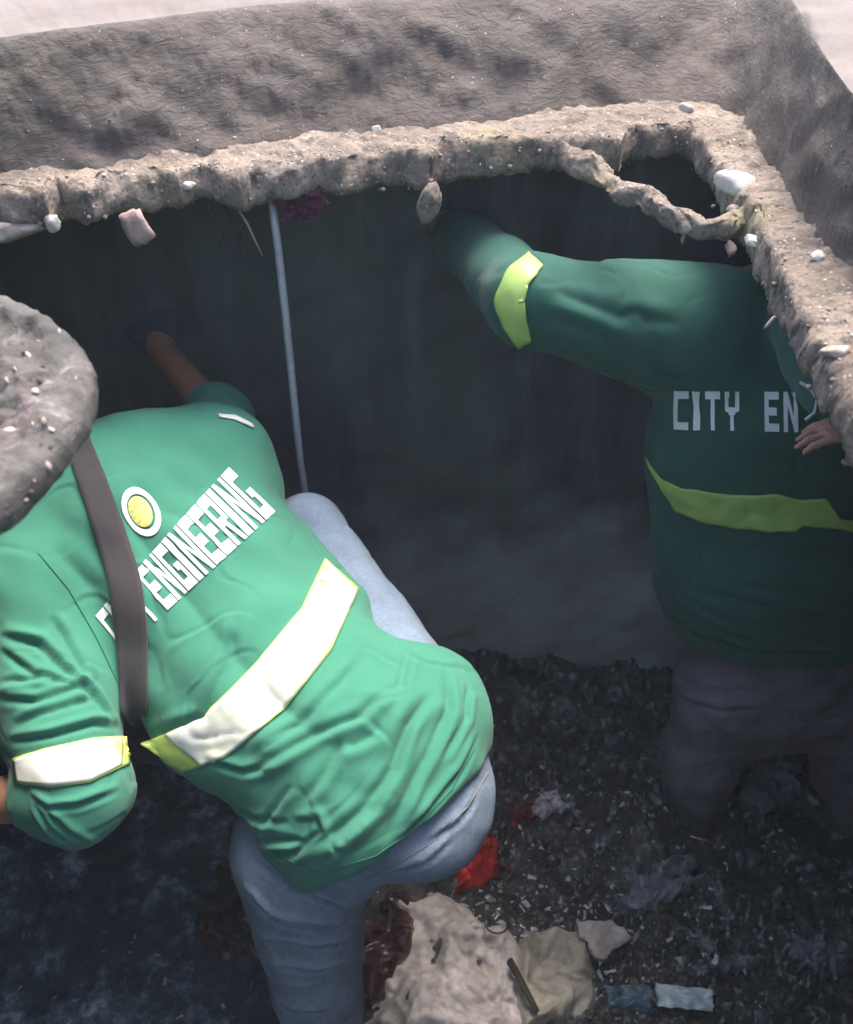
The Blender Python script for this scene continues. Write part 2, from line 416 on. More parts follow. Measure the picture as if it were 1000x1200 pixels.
# ------------------------------------------------------------------ tubes, stones, sheets
def tube(pts, rad, seg=10, close=True):
    pts = np.array(pts, float); n = len(pts); rad = np.broadcast_to(np.array(rad, float), (n,))
    V = []; up = np.array([0, 0, 1.])
    for i in range(n):
        d = pts[min(i+1, n-1)]-pts[max(i-1, 0)]; d /= np.linalg.norm(d)+1e-9
        a = np.cross(d, up if abs(d[2]) < .95 else [0, 1., 0]); a /= np.linalg.norm(a); b = np.cross(d, a)
        for k in range(seg): w = 2*math.pi*k/seg; V.append(pts[i]+rad[i]*(a*math.cos(w)+b*math.sin(w)))
    F = [[i*seg+k, i*seg+(k+1) % seg, (i+1)*seg+(k+1) % seg, (i+1)*seg+k] for i in range(n-1) for k in range(seg)]
    if close:
        V += [pts[0], pts[-1]]
        F += [[n*seg, (k+1) % seg, k, k] for k in range(seg)] + [[n*seg+1, (n-1)*seg+k, (n-1)*seg+(k+1) % seg, (n-1)*seg+(k+1) % seg] for k in range(seg)]
    return np.array(V), F
def tubeobj(name, pts, rad, mat, parent=None, seg=10, lump=0., seed=0):
    V, F = tube(pts, rad, seg)
    if lump: 
        c = V.mean(0); V = V+lump*np.stack([snoise(V, 30, seed+i) for i in range(3)], 1)
    me = bpy.data.meshes.new(name)
    off = np.array(parent.location) if parent else 0
    me.from_pydata((V-off).tolist(), [], [list(dict.fromkeys(f)) for f in F]); me.update()
    o = bpy.data.objects.new(name, me); COL.objects.link(o); me.materials.append(mat)
    if parent: o.parent = parent
    me.polygons.foreach_set('use_smooth', [True]*len(me.polygons)); return o
def rock_arrays(sub, size, seed, rough=.25):
    bm = bmesh.new(); bmesh.ops.create_icosphere(bm, subdivisions=sub, radius=1.)
    off = Vector((seed*3.1, seed*1.7, seed*.9))
    for v in bm.verts:
        p = v.co.copy(); d = 1+rough*noise.fractal(p*1.3+off, .8, 2., 3)*1.5
        # a few flat broken faces
        for q in range(4):
            r = random.Random(seed*17+q); n = Vector((r.gauss(0, 1), r.gauss(0, 1), r.gauss(0, 1))).normalized()
            e = p.dot(n)
            if e > .62: d = min(d, .62/e*1.02)
        v.co = Vector((p.x*d*size[0], p.y*d*size[1], p.z*d*size[2]))
    bm.verts.ensure_lookup_table()
    V = np.array([v.co[:] for v in bm.verts]); F = np.array([[v.index for v in f.verts] for f in bm.faces]); bm.free()
    return V, F
def rock(name, loc, size, mat, seed, rot=(0, 0, 0), sub=3, rough=.25, smooth=True):
    V, F = rock_arrays(sub, size, seed, rough)
    o = bpy.data.objects.new(name, npmesh(name, V, F)); COL.objects.link(o); o.data.materials.append(mat)
    o.location = loc; o.rotation_euler = rot
    if smooth: o.data.polygons.foreach_set('use_smooth', [True]*len(F))
    return o

# ================================================================== THE SETTING
ZT, ZB, ZG = 1.615, 1.560, 1.785       # slab top, slab underside, street level
far = [(-110, 300), (-50, 285), (0, 268), (48, 266), (62, 270), (78, 256), (112, 262), (135, 250), (160, 247), (190, 240), (215, 243), (240, 234), (262, 240), (285, 246), (300, 236), (350, 233),
       (380, 228), (420, 224), (470, 216), (486, 220), (500, 222), (520, 209), (560, 207), (600, 204), (640, 199), (680, 197), (716, 201), (724, 204), (728, 196), (740, 189), (765, 186), (800, 183), (812, 196),
       (822, 212), (832, 226), (838, 240), (858, 268), (872, 290), (884, 318), (903, 362), (918, 398), (936, 425), (952, 462), (968, 492), (992, 535), (1012, 580), (1045, 660)]
rimw = [Pz(u, v, ZB)[:2] for u, v in far]
rimw += [(.405, .45), (.42, .1), (.43, -.4), (.36, -.62), (0, -.66), (-.4, -.64), (-.60, -.55), (-.62, 0), (-.6, .4), (-.545, .6), (-.50, .74), (-.50, .88), (-.545, .98), (-.60, 1.05)]  # unseen near side of the hole, widened to let in more sky light
rimw = np.array(rimw)
def resample(L, step):
    L = np.vstack([L, L[:1]]); out = []
    for a, b in zip(L[:-1], L[1:]):
        n = max(1, int(np.linalg.norm(b-a)/step)); out += [a+(b-a)*t/n for t in range(n)]
    return np.array(out)
rim = resample(rimw, .0035); NR = len(rim)
CEN = np.array([-.05, .62])
outer_w = np.array([Pz(-60, 222, ZT)[:2], Pz(300, 186, ZT)[:2], Pz(520, 162, ZT)[:2], Pz(760, 142, ZT)[:2], Pz(850, 146, ZT)[:2], Pz(908, 218, ZT)[:2], Pz(1000, 345, ZT)[:2], (.52, .9), (.53, .4), (.55, 0.), (.58, -.6), (.4, -.78), (-.6, -.78), (-.78, -.6), (-.76, .9), (-.76, 1.22)])
def cast2(poly, c, d):
    best = None
    for a, b in zip(poly, np.roll(poly, -1, 0)):
        e = b-a; den = d[0]*e[1]-d[1]*e[0]
        if abs(den) < 1e-9: continue
        w = a-c; t = (w[0]*e[1]-w[1]*e[0])/den; s = (w[0]*d[1]-w[1]*d[0])/den
        if t > 0 and -1e-6 <= s <= 1+1e-6 and (best is None or t < best): best = t
    return c+d*best
def smoothloop(L, it, f=.5):
    for _ in range(it): L = L*(1-f)+f*.5*(np.roll(L, 1, 0)+np.roll(L, -1, 0))
    return L
outer = smoothloop(np.array([cast2(outer_w, CEN, (p-CEN)/np.linalg.norm(p-CEN)) for p in rim]), 60)
dirs = rim-CEN; dirs /= np.linalg.norm(dirs, axis=1)[:, None]
dirs = smoothloop(dirs, 10); dirs /= np.linalg.norm(dirs, axis=1)[:, None]
def rings(list_of_rings):
    V = np.concatenate(list_of_rings); k = len(list_of_rings); n = NR
    i = np.arange(n); j = (i+1) % n
    F = np.concatenate([np.stack([r*n+i, r*n+j, (r+1)*n+j, (r+1)*n+i], 1) for r in range(k-1)])
    return V, F
def z3(xy, z): return np.column_stack([xy, np.full(len(xy), z)])
top_w = np.array([Pz(-80, 60, ZG)[:2], Pz(0, 44, ZG)[:2], Pz(300, 6, ZG)[:2], Pz(600, -12, ZG)[:2], Pz(880, -45, ZG)[:2], Pz(925, -8, ZG)[:2], Pz(960, 55, ZG)[:2], Pz(1000, 112, ZG)[:2], (.60, .9), (.61, .4), (.68, -.6), (.45, -.88), (-.65, -.88), (-.87, -.7), (-.85, .9), (-.87, 1.2)])
topl = smoothloop(np.array([cast2(top_w, CEN, (p-CEN)/np.linalg.norm(p-CEN)) for p in outer]), 60)
# --- slab: underside far -> rim bottom -> rim face -> top -> bank foot
big = np.array([cast2(np.array([(-4.2, -1.3), (4.2, -1.3), (4.2, 2.4), (-4.2, 2.4)]), CEN, d) for d in dirs])
R = []
for t in (1., .5, .22, .1, .05, .02): R.append(z3(rim*(1-t)+big*t, ZB+.0))
R += [z3(rim+dirs*.004, ZB-.002), z3(rim, ZB+.008), z3(rim-dirs*.0, ZB+.02), z3(rim+dirs*.002, ZB+.034), z3(rim+dirs*.004, ZB+.045), z3(rim+dirs*.008, ZB+.052), z3(rim+dirs*.015, ZT-.001)]
w0 = rim+dirs*.015
NT = 44
for q in range(1, NT+1):
    t = q/NT; R.append(z3(w0*(1-t)+(outer+dirs*.12)*t, ZT+.004*math.sin(t*3)))
V, F = rings(R)
vis = np.repeat(np.r_[np.zeros(5), [.6], np.ones(len(R)-6)], NR)
n1 = snoise(V, 6, 1); n2 = snoise(V, 22, 2); n3 = fnoise(V, 45, 3, 4)
V[:, 2] += vis*(.004*n1+.002*n2+.0035*n3)
face = np.repeat(np.r_[np.zeros(6), np.ones(8), np.zeros(len(R)-14)], NR)
d3 = np.tile(np.column_stack([dirs, np.zeros(NR)]), (len(R), 1))
V += d3*(face*(0.004*snoise(V*[1, 1, 1.2], 14, 5)+.007*fnoise(V*[1,1,1.2], 34, 6, 4)+.003*fnoise(V, 140, 9, 2)))[:, None]
slab = child('concrete_slab', V, F, M['ledge'], None)
tag(slab, 'broken pale concrete slab with a ragged edge around the open drain hole', 'concrete slab')
slabtree = bvh(V, F)
# --- bank
angb = np.linspace(0, 2*math.pi, NR, endpoint=False); dirb = np.column_stack([np.cos(angb), np.sin(angb)])
outb = smoothloop(np.array([cast2(outer_w, CEN, d) for d in dirb]), 50); topb = smoothloop(np.array([cast2(top_w, CEN, d) for d in dirb]), 50)
R = []
for q in range(0, 31):
    t = q/30; prof = t*t*(3-2*t)
    R.append(z3((outb-dirb*.004)*(1-t)+topb*t, ZT-.045+(ZG-ZT+.045)*prof))
V, F = rings(R)
n1 = snoise(V*[1, 1, 1.6], 5, 21); n2 = fnoise(V*[.6, .6, 1.6], 16, 22, 5); n3 = fnoise(V*[1, 1, 2.], 50, 23, 3)
d3 = np.tile(np.column_stack([dirb, np.full(NR, -.6)]), (len(R), 1))
env = np.repeat(np.sin(np.linspace(.25, math.pi-.35, len(R))), NR)
V += d3*(env*(.007*n1+.005*n2+.003*n3+.0015*fnoise(V*[.7, .7, 2.5], 90, 27, 3)))[:, None]
tag(child('earth_bank', V, F, M['bank'], None), kind='structure')
banktree = bvh(V, F); edge_ring = V[-NR:].copy()
# --- pavement out to the horizon
R = [edge_ring]
for q, dd in enumerate([.01, .025, .045, .07, .1, .15, .22, .32, .45, .6, .85, 1.2, 1.8, 3, 6, 12, 30, 80]):
    w = min(1, dd/.3); base = edge_ring[:, :2]*(1-0)+dirb*dd
    z = edge_ring[:, 2]*(1-w)+w*ZG+.004*np.minimum(1, dd*20)
    R.append(np.column_stack([base, z]))
V, F = rings(R); m = np.repeat(np.r_[0, np.ones(len(R)-1)], NR)
V[:, 2] += m*(.003*snoise(V, 4, 31)+.003*fnoise(V, 30, 33, 3))
tag(child('pavement', V, F, M['road'], None), kind='structure')

# --- culvert walls, water, muck
def sheet(name, o, ex, ey, nx, ny, disp, mat, seed, kind='structure'):
    o, ex, ey = (np.array(q, float) for q in (o, ex, ey)); n = np.cross(ex, ey); n /= np.linalg.norm(n)
    s, t = np.meshgrid(np.linspace(0, 1, nx), np.linspace(0, 1, ny), indexing='ij')
    V = o+s.reshape(-1, 1)*ex+t.reshape(-1, 1)*ey
    V = V+n*(disp*snoise(V, 1.5, seed)+disp*.5*snoise(V, 7, seed+1)+disp*.25*fnoise(V, 30, seed, 3))[:, None]
    i, j = np.meshgrid(np.arange(nx-1), np.arange(ny-1), indexing='ij'); i = i.ravel(); j = j.ravel()
    F = np.stack([i*ny+j, (i+1)*ny+j, (i+1)*ny+j+1, i*ny+j+1], 1)
    # give it real thickness
    Vb = V-n*.15; nn = len(V)
    Vall = np.vstack([V, Vb]); Fall = np.vstack([F, F[:, ::-1]+nn])
    ob = child(name, Vall, Fall, mat, None); tag(ob, kind=kind); return ob, V
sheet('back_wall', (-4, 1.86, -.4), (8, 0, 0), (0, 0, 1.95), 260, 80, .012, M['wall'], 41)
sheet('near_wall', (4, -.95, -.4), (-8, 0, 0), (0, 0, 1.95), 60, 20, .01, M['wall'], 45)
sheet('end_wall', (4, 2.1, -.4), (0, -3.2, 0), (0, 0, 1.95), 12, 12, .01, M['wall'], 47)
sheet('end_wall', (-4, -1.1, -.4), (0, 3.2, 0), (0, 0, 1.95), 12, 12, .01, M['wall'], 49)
def mud_h(x, y):
    sx = 1/(1+np.exp(-(x+.21+.10*(y-1.1))*16))
    h = -.16+.26*sx
    h += .05*np.exp(-(((x-.05)/.22)**2+((y-.98)/.22)**2))       # heap under the pale cloth
    h += .10*np.exp(-(((x-.50)/.10)**2+((y-1.36)/.20)**2))
    h += .06*np.exp(-(((x-.13)/.12)**2+((y-1.72)/.12)**2))
    return h
xs = np.r_[np.linspace(-4, -.9, 12), np.linspace(-.88, 1.1, 330), np.linspace(1.15, 4, 12)]; ys = np.r_[np.linspace(-1, .5, 20), np.linspace(.52, 1.9, 230)]
X, Y = np.meshgrid(xs, ys, indexing='ij'); V = np.column_stack([X.ravel(), Y.ravel(), np.zeros(X.size)])
V[:, 2] = mud_h(V[:, 0], V[:, 1])+.014*snoise(V, 5, 51)+.026*fnoise(V, 14, 52, 5)+.012*fnoise(V, 50, 53, 3)
V[:, 2] += .09*np.clip((V[:, 1]-1.62)/.28, 0, 1)**2*(.6+.4*np.sin(V[:, 0]*5+1))*(V[:, 0] > -.9)
ny = len(ys); i, j = np.meshgrid(np.arange(len(xs)-1), np.arange(ny-1), indexing='ij'); i = i.ravel(); j = j.ravel()
Fm = np.stack([i*ny+j, (i+1)*ny+j, (i+1)*ny+j+1, i*ny+j+1], 1)
tag(child('muck_floor', V, Fm, M['mud'], None), kind='structure'); mudtree = bvh(V, Fm)
ZW = .045
xs = np.r_[np.linspace(-4, -1, 10), np.linspace(-.98, 1, 150), np.linspace(1.05, 4, 10)]; ys = np.linspace(-1, 1.9, 200)
X, Y = np.meshgrid(xs, ys, indexing='ij'); V = np.column_stack([X.ravel(), Y.ravel(), np.full(X.size, ZW)])
V[:, 2] += .003*snoise(V, 7, 61)+.007*fnoise(V, 16, 63, 5)
ny = len(ys); i, j = np.meshgrid(np.arange(len(xs)-1), np.arange(ny-1), indexing='ij'); i = i.ravel(); j = j.ravel()
tag(child('drain_water', V, np.stack([i*ny+j, (i+1)*ny+j, (i+1)*ny+j+1, i*ny+j+1], 1), M['water'], None), kind='structure')
def onmud(u, v, lift=0.):
    r = hit(mudtree, u, v); p = r[0].copy() if r else Pz(u, v, .1); p[2] = max(p[2], ZW)+lift; return p
def onslab(u, v):
    best = None
    for t in (slabtree, banktree):
        r = hit(t, u, v)
        if r and (best is None or r[2] < best[2]): best = r
    return best[0]

# ================================================================== PEOPLE
def hand(B, wrist, d, n, s=1., curl=.5, side=1, k=.008):
    """palm, four fingers of different lengths and a thumb; d = pointing direction, n = back of the hand"""
    d = np.array(d, float); d /= np.linalg.norm(d); n = np.array(n, float); n -= d*(n@d); n /= np.linalg.norm(n); w = np.cross(d, n)*side
    palm = wrist+d*.085*s
    B.limb(wrist, wrist+d*.02*s, .026*s, .028*s, (n, .7), .02)
    for q in (-1.5, -.5, .5, 1.5): B.limb(wrist+d*.02*s+w*q*.012*s, palm+w*q*.020*s, .015*s, .0125*s, (n, .9), .012)
    for q, L in ((-1.5, .062), (-.5, .076), (.5, .082), (1.5, .074)):
        p = palm+w*q*.0205*s; a = 0.
        for seg, f in enumerate((.42, .32, .26)):
            a += curl*(.55 if seg == 0 else .75)
            e = p+(d*math.cos(a)-n*math.sin(a)+w*q*.012)*L*f*1.15*s
            B.limb(p, e, (.0095-.0008*seg)*s, (.0088-.0008*seg)*s, None, .004); p = e
    p = wrist+d*.025*s+w*.026*s
    e1 = p+(d*.6+w*.65-n*.25)*.042*s; e2 = e1+(d*.85+w*.2-n*.3*(1+curl))*.032*s; e3 = e2+(d*.9-w*.1-n*.3*(1+curl))*.026*s
    B.limb(wrist+d*.01*s+w*.012*s, p, .017*s, .016*s, None, .015).limb(p, e1, .015*s, .0125*s, None, .01).limb(e1, e2, .0115*s, .0105*s, None, .004).limb(e2, e3, .0105*s, .0085*s, None, .004)
def head(B, c, up, fwd, s=1.):
    """skull, jaw, nose, lips, ears, brow with eye hollows; c = middle of the head"""
    up = np.array(up, float); up /= np.linalg.norm(up); fwd = np.array(fwd, float); fwd -= up*(fwd@up); fwd /= np.linalg.norm(fwd); r = np.cross(fwd, up)
    c = np.array(c, float)
    B.limb(c+up*.035*s-fwd*.022*s, c+up*.03*s+fwd*.02*s, .086*s, .078*s, (r, .9), .02)
    B.limb(c-up*.03*s+fwd*.03*s, c-up*.075*s+fwd*.055*s, .058*s, .036*s, (r, 1.), .03)
    B.limb(c+up*.02*s+fwd*.094*s, c-up*.022*s+fwd*.113*s, .008*s, .014*s, None, .01)
    B.limb(c-up*.053*s+fwd*.088*s-r*.016*s, c-up*.053*s+fwd*.088*s+r*.016*s, .0075*s, .0075*s, None, .006)
    for q in (-1, 1):
        B.limb(c+up*.028*s+fwd*.086*s+r*q*.014*s, c+up*.028*s+fwd*.074*s+r*q*.042*s, .010*s, .009*s, None, .01)
        B.limb(c+up*.008*s+fwd*.080*s+r*q*.031*s, c+up*.008*s+fwd*.082*s+r*q*.033*s, .0115*s, .0115*s, None, .004)
        B.limb(c+up*.02*s+r*q*.079*s-fwd*.012*s, c-up*.022*s+r*q*.077*s-fwd*.002*s, .014*s, .009*s, (r, .5), .006)
def cloth_mesh(B, wr=(), amp=.003, sc=9, seed=0, folds=(), it=3, cap=None):
    V, F = B.mesh(); V = relax(V, F, it); N = normals(V, F); T = bvh(V, F)
    V = V+N*(amp*snoise(V, sc, seed))[:, None]
    cr = snoise(V*[1, 1, 1.], 7, seed+3, 10); mk = np.clip(.5+.7*snoise(V, 3.5, seed+4), 0, 1)
    V = V-N*(amp*.9*mk*np.exp(-np.abs(cr/.16)**1.3)-amp*.45*mk*np.exp(-((cr-.35)/.2)**2))[:, None]
    for f in folds: fold(V, N, T, *f)
    V = relax(V, F, 1, .2)
    return V, F

# ------------------------------------------------------------------ worker bent over at the left
G1 = P(440, 900, 1.5)
w1 = empty('person', (float(G1[0]), float(G1[1]), .0))
tag(w1, 'person in light green work shirt and blue jeans bent over at the left', 'person', 'workers in green shirts')
lat = np.array([.72, .62, .22]); lat /= np.linalg.norm(lat)
pel, wst, chs, upr = P(440, 895, 1.50), P(300, 795, 1.56), P(212, 668, 1.62), P(125, 590, 1.63)
spd = upr-pel; nor = np.cross(lat, spd); nor /= np.linalg.norm(nor); nor = nor if nor@(CAM-chs) > 0 else -nor
shL, shR = P(35, 690, 1.56), P(250, 548, 1.73)
elL = P(90, 925, 1.42); haL = P(-120, 955, 1.50)
hipL, hipR = P(365, 985, 1.54), P(485, 860, 1.66)
knL, ftL = P(370, 1140, 1.72), P(400, 1330, 1.98)
knR = P(362, 622, 1.80); ftR = np.array([knR[0]+.05, knR[1]-.02, .33])
elR = P(256, 492, 1.88); haR = P(188, 408, 2.02)
nk = P(85, 540, 1.70); hd = P(40, 478, 1.78)
# body
B = Body(.006)
B.limb(pel-nor*.03, wst, .12, .11, (nor, .55)).limb(wst, chs, .11, .13, (nor, .55)).limb(chs, upr, .13, .10, (nor, .55))
B.limb(upr, nk, .07, .055).limb(nk, hd, .052, .05)
head(B, hd, (hd-nk)+np.array([0, 0, .02]), np.array([-.25, .75, -.6]), 1.)
B.limb(shL, elL, .05, .04).limb(elL, haL, .040, .027); hand(B, haL, haL-elL, (0, -.2, 1.), 1., .5, 1)
B.limb(shR, elR, .05, .04).limb(elR, haR, .038, .027)
hand(B, haR, P(185, 355, 2.05)-haR, (0, -1, .3), 1., .9, -1)
B.limb(upr, shL, .06, .055).limb(upr, shR, .06, .055)
B.limb(hipL, knL, .075, .052).limb(knL, ftL, .05, .04).limb(hipR, knR, .075, .055).limb(knR, ftR, .05, .04).limb(pel-nor*.03, hipL, .08, .07).limb(pel-nor*.03, hipR, .08, .07)
for ft in (ftL, ftR): B.limb(ft, ft+np.array([-.03, .16, -.04]), .04, .03)
V, F = B.mesh(); V = relax(V, F, 2); child('body', V, F, M['skin'], w1)
# shirt
B = Body(.0040)
B.limb(pel, wst, .178, .168, (nor, .72), .05).limb(wst, chs, .168, .178, (nor, .66), .05).limb(chs, upr, .178, .145, (nor, .60), .05)
B.limb(P(500, 822, 1.55), P(455, 850, 1.53), .088, .11, None, .06)
B.limb(P(305, 610, 1.73), P(395, 715, 1.66), .045, .06, None, .05)
B.limb(P(378, 975, 1.50), P(420, 930, 1.50), .09, .11, None, .06)
B.limb(upr, shL, .085, .088, None, .06).limb(upr+(chs-upr)*.2, shR, .095, .092, None, .06).limb(upr, nk, .085, .066, None, .03)
mid = shL+(elL-shL)*.55
B.limb(shL, mid, .096, .086, None, .05).limb(mid, elL, .086, .078, None, .02).limb(elL, elL+(haL-elL)*.10, .078, .070, None, .02)
B.limb(P(185, 558, 1.72), P(252, 552, 1.74), .112, .103, None, .06)
B.limb(shR, elR, .085, .066, None, .04).limb(elR, elR+(haR-elR)*.08, .064, .060, None, .02)
B.limb(elL+(shL-elL)*.30, elL+(shL-elL)*.36, .088, .088, None, .012)
hemn = (pel-wst)/np.linalg.norm(pel-wst)
h0, h1, h2 = P(285, 1005, 1.42), P(455, 1022, 1.42), P(578, 862, 1.56)
hn = np.cross(h2-h0, h1-h0+np.array([0, 0, 0])); 
hemn = (pel-wst)/np.linalg.norm(pel-wst)*.8+np.array([0, -.2, -.5]); hemn /= np.linalg.norm(hemn)
B.cut(P(440, 990, 1.46), hemn)
hc = elL+(haL-elL)*.22; 
fo1 = [  # creases traced on the back and sleeve
 ([(455, 805), (420, 840), (370, 860), (330, 885), (285, 905)], .008, .008, 1), ([(110, 560), (200, 680), (300, 800), (400, 885)], .03, .006, 1), ([(400, 868), (385, 900), (352, 945)], .008, .006, 1),
 ([(505, 812), (478, 850), (460, 900), (430, 945), (395, 975), (350, 1000)], .009, .010, 1), ([(525, 780), (525, 830), (505, 880), (480, 925), (450, 990)], .008, .008, 1),
 ([(455, 930), (430, 960), (400, 985), (375, 1010)], .007, .007, 1), ([(345, 965), (370, 960), (375, 975), (345, 1000), (300, 1000), (285, 990)], .006, .007, 1),
 ([(230, 935), (265, 965), (310, 985), (355, 985)], .006, .007, -1), ([(215, 905), (255, 940), (300, 960), (340, 965)], .006, .005, -1), ([(240, 890), (285, 905), (330, 900)], .006, .005, 1),
 ([(175, 865), (240, 840), (265, 780), (280, 720)], .009, .005, 1), ([(290, 890), (350, 850), (400, 800), (430, 760)], .008, .005, 1), ([(340, 920), (320, 950), (300, 975)], .006, .005, 1),
 ([(560, 860), (540, 905), (505, 950), (455, 1000)], .006, .006, -1), ([(60, 722), (85, 765), (105, 800)], .008, .007, 1), ([(0, 745), (45, 755), (75, 785), (110, 815), (140, 850)], .007, .010, 1),
 ([(0, 762), (40, 790), (75, 800), (100, 802)], .006, .007, 1), ([(0, 820), (40, 822), (90, 805), (110, 800)], .006, .007, 1), ([(15, 850), (50, 835), (85, 825), (110, 820)], .006, .006, 1),
 ([(10, 870), (60, 862), (110, 848), (145, 850)], .006, .009, 1), ([(0, 800), (30, 797), (60, 790)], .006, .006, -1),
 ([(30, 930), (55, 948), (90, 945), (145, 925)], .005, .007, 1), ([(50, 950), (80, 975), (110, 990)], .005, .005, 1), ([(35, 940), (60, 975), (85, 988)], .005, .005, -1),
 ([(400, 880), (440, 860), (480, 800)], .009, .004, -1), ([(150, 560), (190, 600), (260, 620)], .02, .003, 1), ([(60, 640), (110, 690), (140, 760)], .016, .004, 1),
 ([(480, 760), (470, 800), (440, 830)], .008, .005, 1), ([(550, 800), (545, 840), (520, 890)], .006, .006, 1)]
V1, F1 = cloth_mesh(B, amp=.0032, sc=6, seed=71, folds=[(f[0], f[1]*.78, f[2]*1.3, f[3]) for f in fo1], it=3)
sh1 = child('shirt', V1, F1, M['shirt1'], w1)
T1 = bvh(V1, F1)
def put(tree, f, nu, nv, off, th, mat, parent, name, pucker=.0022):
    V, F = drape_grid(tree, f, nu, nv, off); F, N = facing(V, F); V = V+N*(pucker*(.4+.6*snoise(V, 16, nu)).clip(-.6, 2))[:, None]; V, F = thicken(V, F, N, th); return child(name, V, F, mat, parent)
M['lime1'] = mat_simple('pale lime tape', (.50, .62, .16), .5, .4, .15, 14, .2)
put(T1, edges_quad([(165, 872), (235, 843), (300, 777), (353, 713), (380, 655)], [(214, 905), (264, 888), (333, 833), (388, 763), (420, 691)]), 70, 14, .0028, .003, M['lime1'], w1, 'reflective_band')
put(T1, edges_quad([(196, 861), (239, 842), (301, 778), (354, 715), (381, 658)], [(236, 897), (267, 885), (333, 831), (387, 762), (417, 694)]), 70, 14, .0043, .003, M['tape'], w1, 'silver_stripe')
put(T1, edges_quad([(16, 888), (60, 875), (110, 865), (149, 863)], [(20, 918), (60, 923), (105, 917), (151, 895)]), 40, 10, .003, .003, M['lime1'], w1, 'sleeve_band')
put(T1, edges_quad([(19, 890), (60, 877), (110, 867), (140, 866)], [(23, 916), (60, 921), (105, 915), (141, 897)]), 40, 10, .0045, .003, M['tape'], w1, 'silver_stripe')
put(T1, edges_quad([(256, 486), (275, 488), (296, 499)], [(257, 490), (275, 493), (297, 503)]), 14, 4, .003, .002, M['tape'], w1, 'sleeve_band')
# lettering and badge on the back
def q1(s, t):
    b0, b1, t1, t0 = np.array([146, 762]), np.array([322, 600]), np.array([268, 548]), np.array([112, 722])
    b = b0*(1-s)+b1*s; tt = t0*(1-s)+t1*s; return tuple(b*(1-t)+tt*t)
for V, F in lettering(T1, 'CITY ENGINEERING', q1, .0022, .12, .45): F, N = facing(V, F); child('letter', V, F, M['print'], w1)
def ellipse_patch(cx, cy, ax, ay, rot, r0, r1, off, name, mat):
    f = lambda s, t: (cx+(ax*math.cos(2*math.pi*s)*math.cos(rot)-ay*math.sin(2*math.pi*s)*math.sin(rot))*(r0+(r1-r0)*t), cy+(ax*math.cos(2*math.pi*s)*math.sin(rot)+ay*math.sin(2*math.pi*s)*math.cos(rot))*(r0+(r1-r0)*t))
    V, F = drape_grid(T1, f, 33, 4, off); F, N = facing(V, F); return child(name, V, F, mat, w1)
bd = ellipse_patch(166, 600, 31, 20, 1.05, .72, 1., .0022, 'badge_ring', M['print'])
ellipse_patch(165, 600, 31, 20, 1.05, .02, .62, .0022, 'badge', mat_simple('yellow print', (.52, .55, .16), .6, .3, .4, 160, .1))
# jeans
B = Body(.006)
B.limb(pel+(pel-wst)*.05-nor*.03, pel+(pel-wst)*.30-nor*.03, .145, .132, (nor, .75), .05)
B.limb(P(352, 992, 1.56), knL, .112, .078, None, .05).limb(knL, ftL+(knL-ftL)*.1, .078, .062, None, .03)
B.limb(P(498, 850, 1.63), knR, .102, .062, None, .05).limb(knR, ftR+(knR-ftR)*.2, .066, .058, None, .02)
B.limb(P(474, 905, 1.60), P(400, 975, 1.57), .104, .102, None, .05)
fo2 = [(f[0], f[1]*.8, f[2]*1.7, f[3]) for f in [([(300, 1010), (340, 1040), (400, 1060), (460, 1062), (500, 1040)], .006, .007, 1), ([(285, 1040), (320, 1070), (380, 1085), (430, 1082)], .006, .008, 1), ([(275, 1070), (310, 1100), (360, 1110), (410, 1105)], .006, .008, 1),
 ([(285, 1105), (320, 1130), (370, 1138), (415, 1128)], .006, .007, 1), ([(300, 1130), (330, 1155), (370, 1160)], .006, .007, 1), ([(315, 1165), (340, 1185), (380, 1185)], .006, .006, 1), ([(325, 1020), (370, 1050), (430, 1072)], .005, .006, 1),
 ([(500, 990), (540, 960), (560, 930)], .005, .005, 1), ([(450, 1030), (500, 1010), (530, 985)], .005, .004, 1), ([(295, 1050), (330, 1085), (390, 1098)], .005, .006, -1)]]
V, F = cloth_mesh(B, amp=.0025, sc=8, seed=77, folds=fo2); child('jeans', V, F, M['jeans1'], w1); TJ = bvh(V, F)
# short black hair
B = Body(.006); hu = (hd-nk)/np.linalg.norm(hd-nk)
B.limb(hd+hu*.045-np.array([0, .03, 0]), hd+hu*.04, .092, .088, None, .02); V, F = B.mesh(); child('hair', V+normals(V, F)*(.003*snoise(V, 40, 4))[:, None], F, M['hair'], w1)
# glove on the far hand
B = Body(.005); g = P(185, 355, 2.05)-haR; hand(B, haR-g*.05, g, (0, -1, .3), 1.12, .9, -1); V, F = B.mesh(); child('glove', V, F, M['glove'], w1)
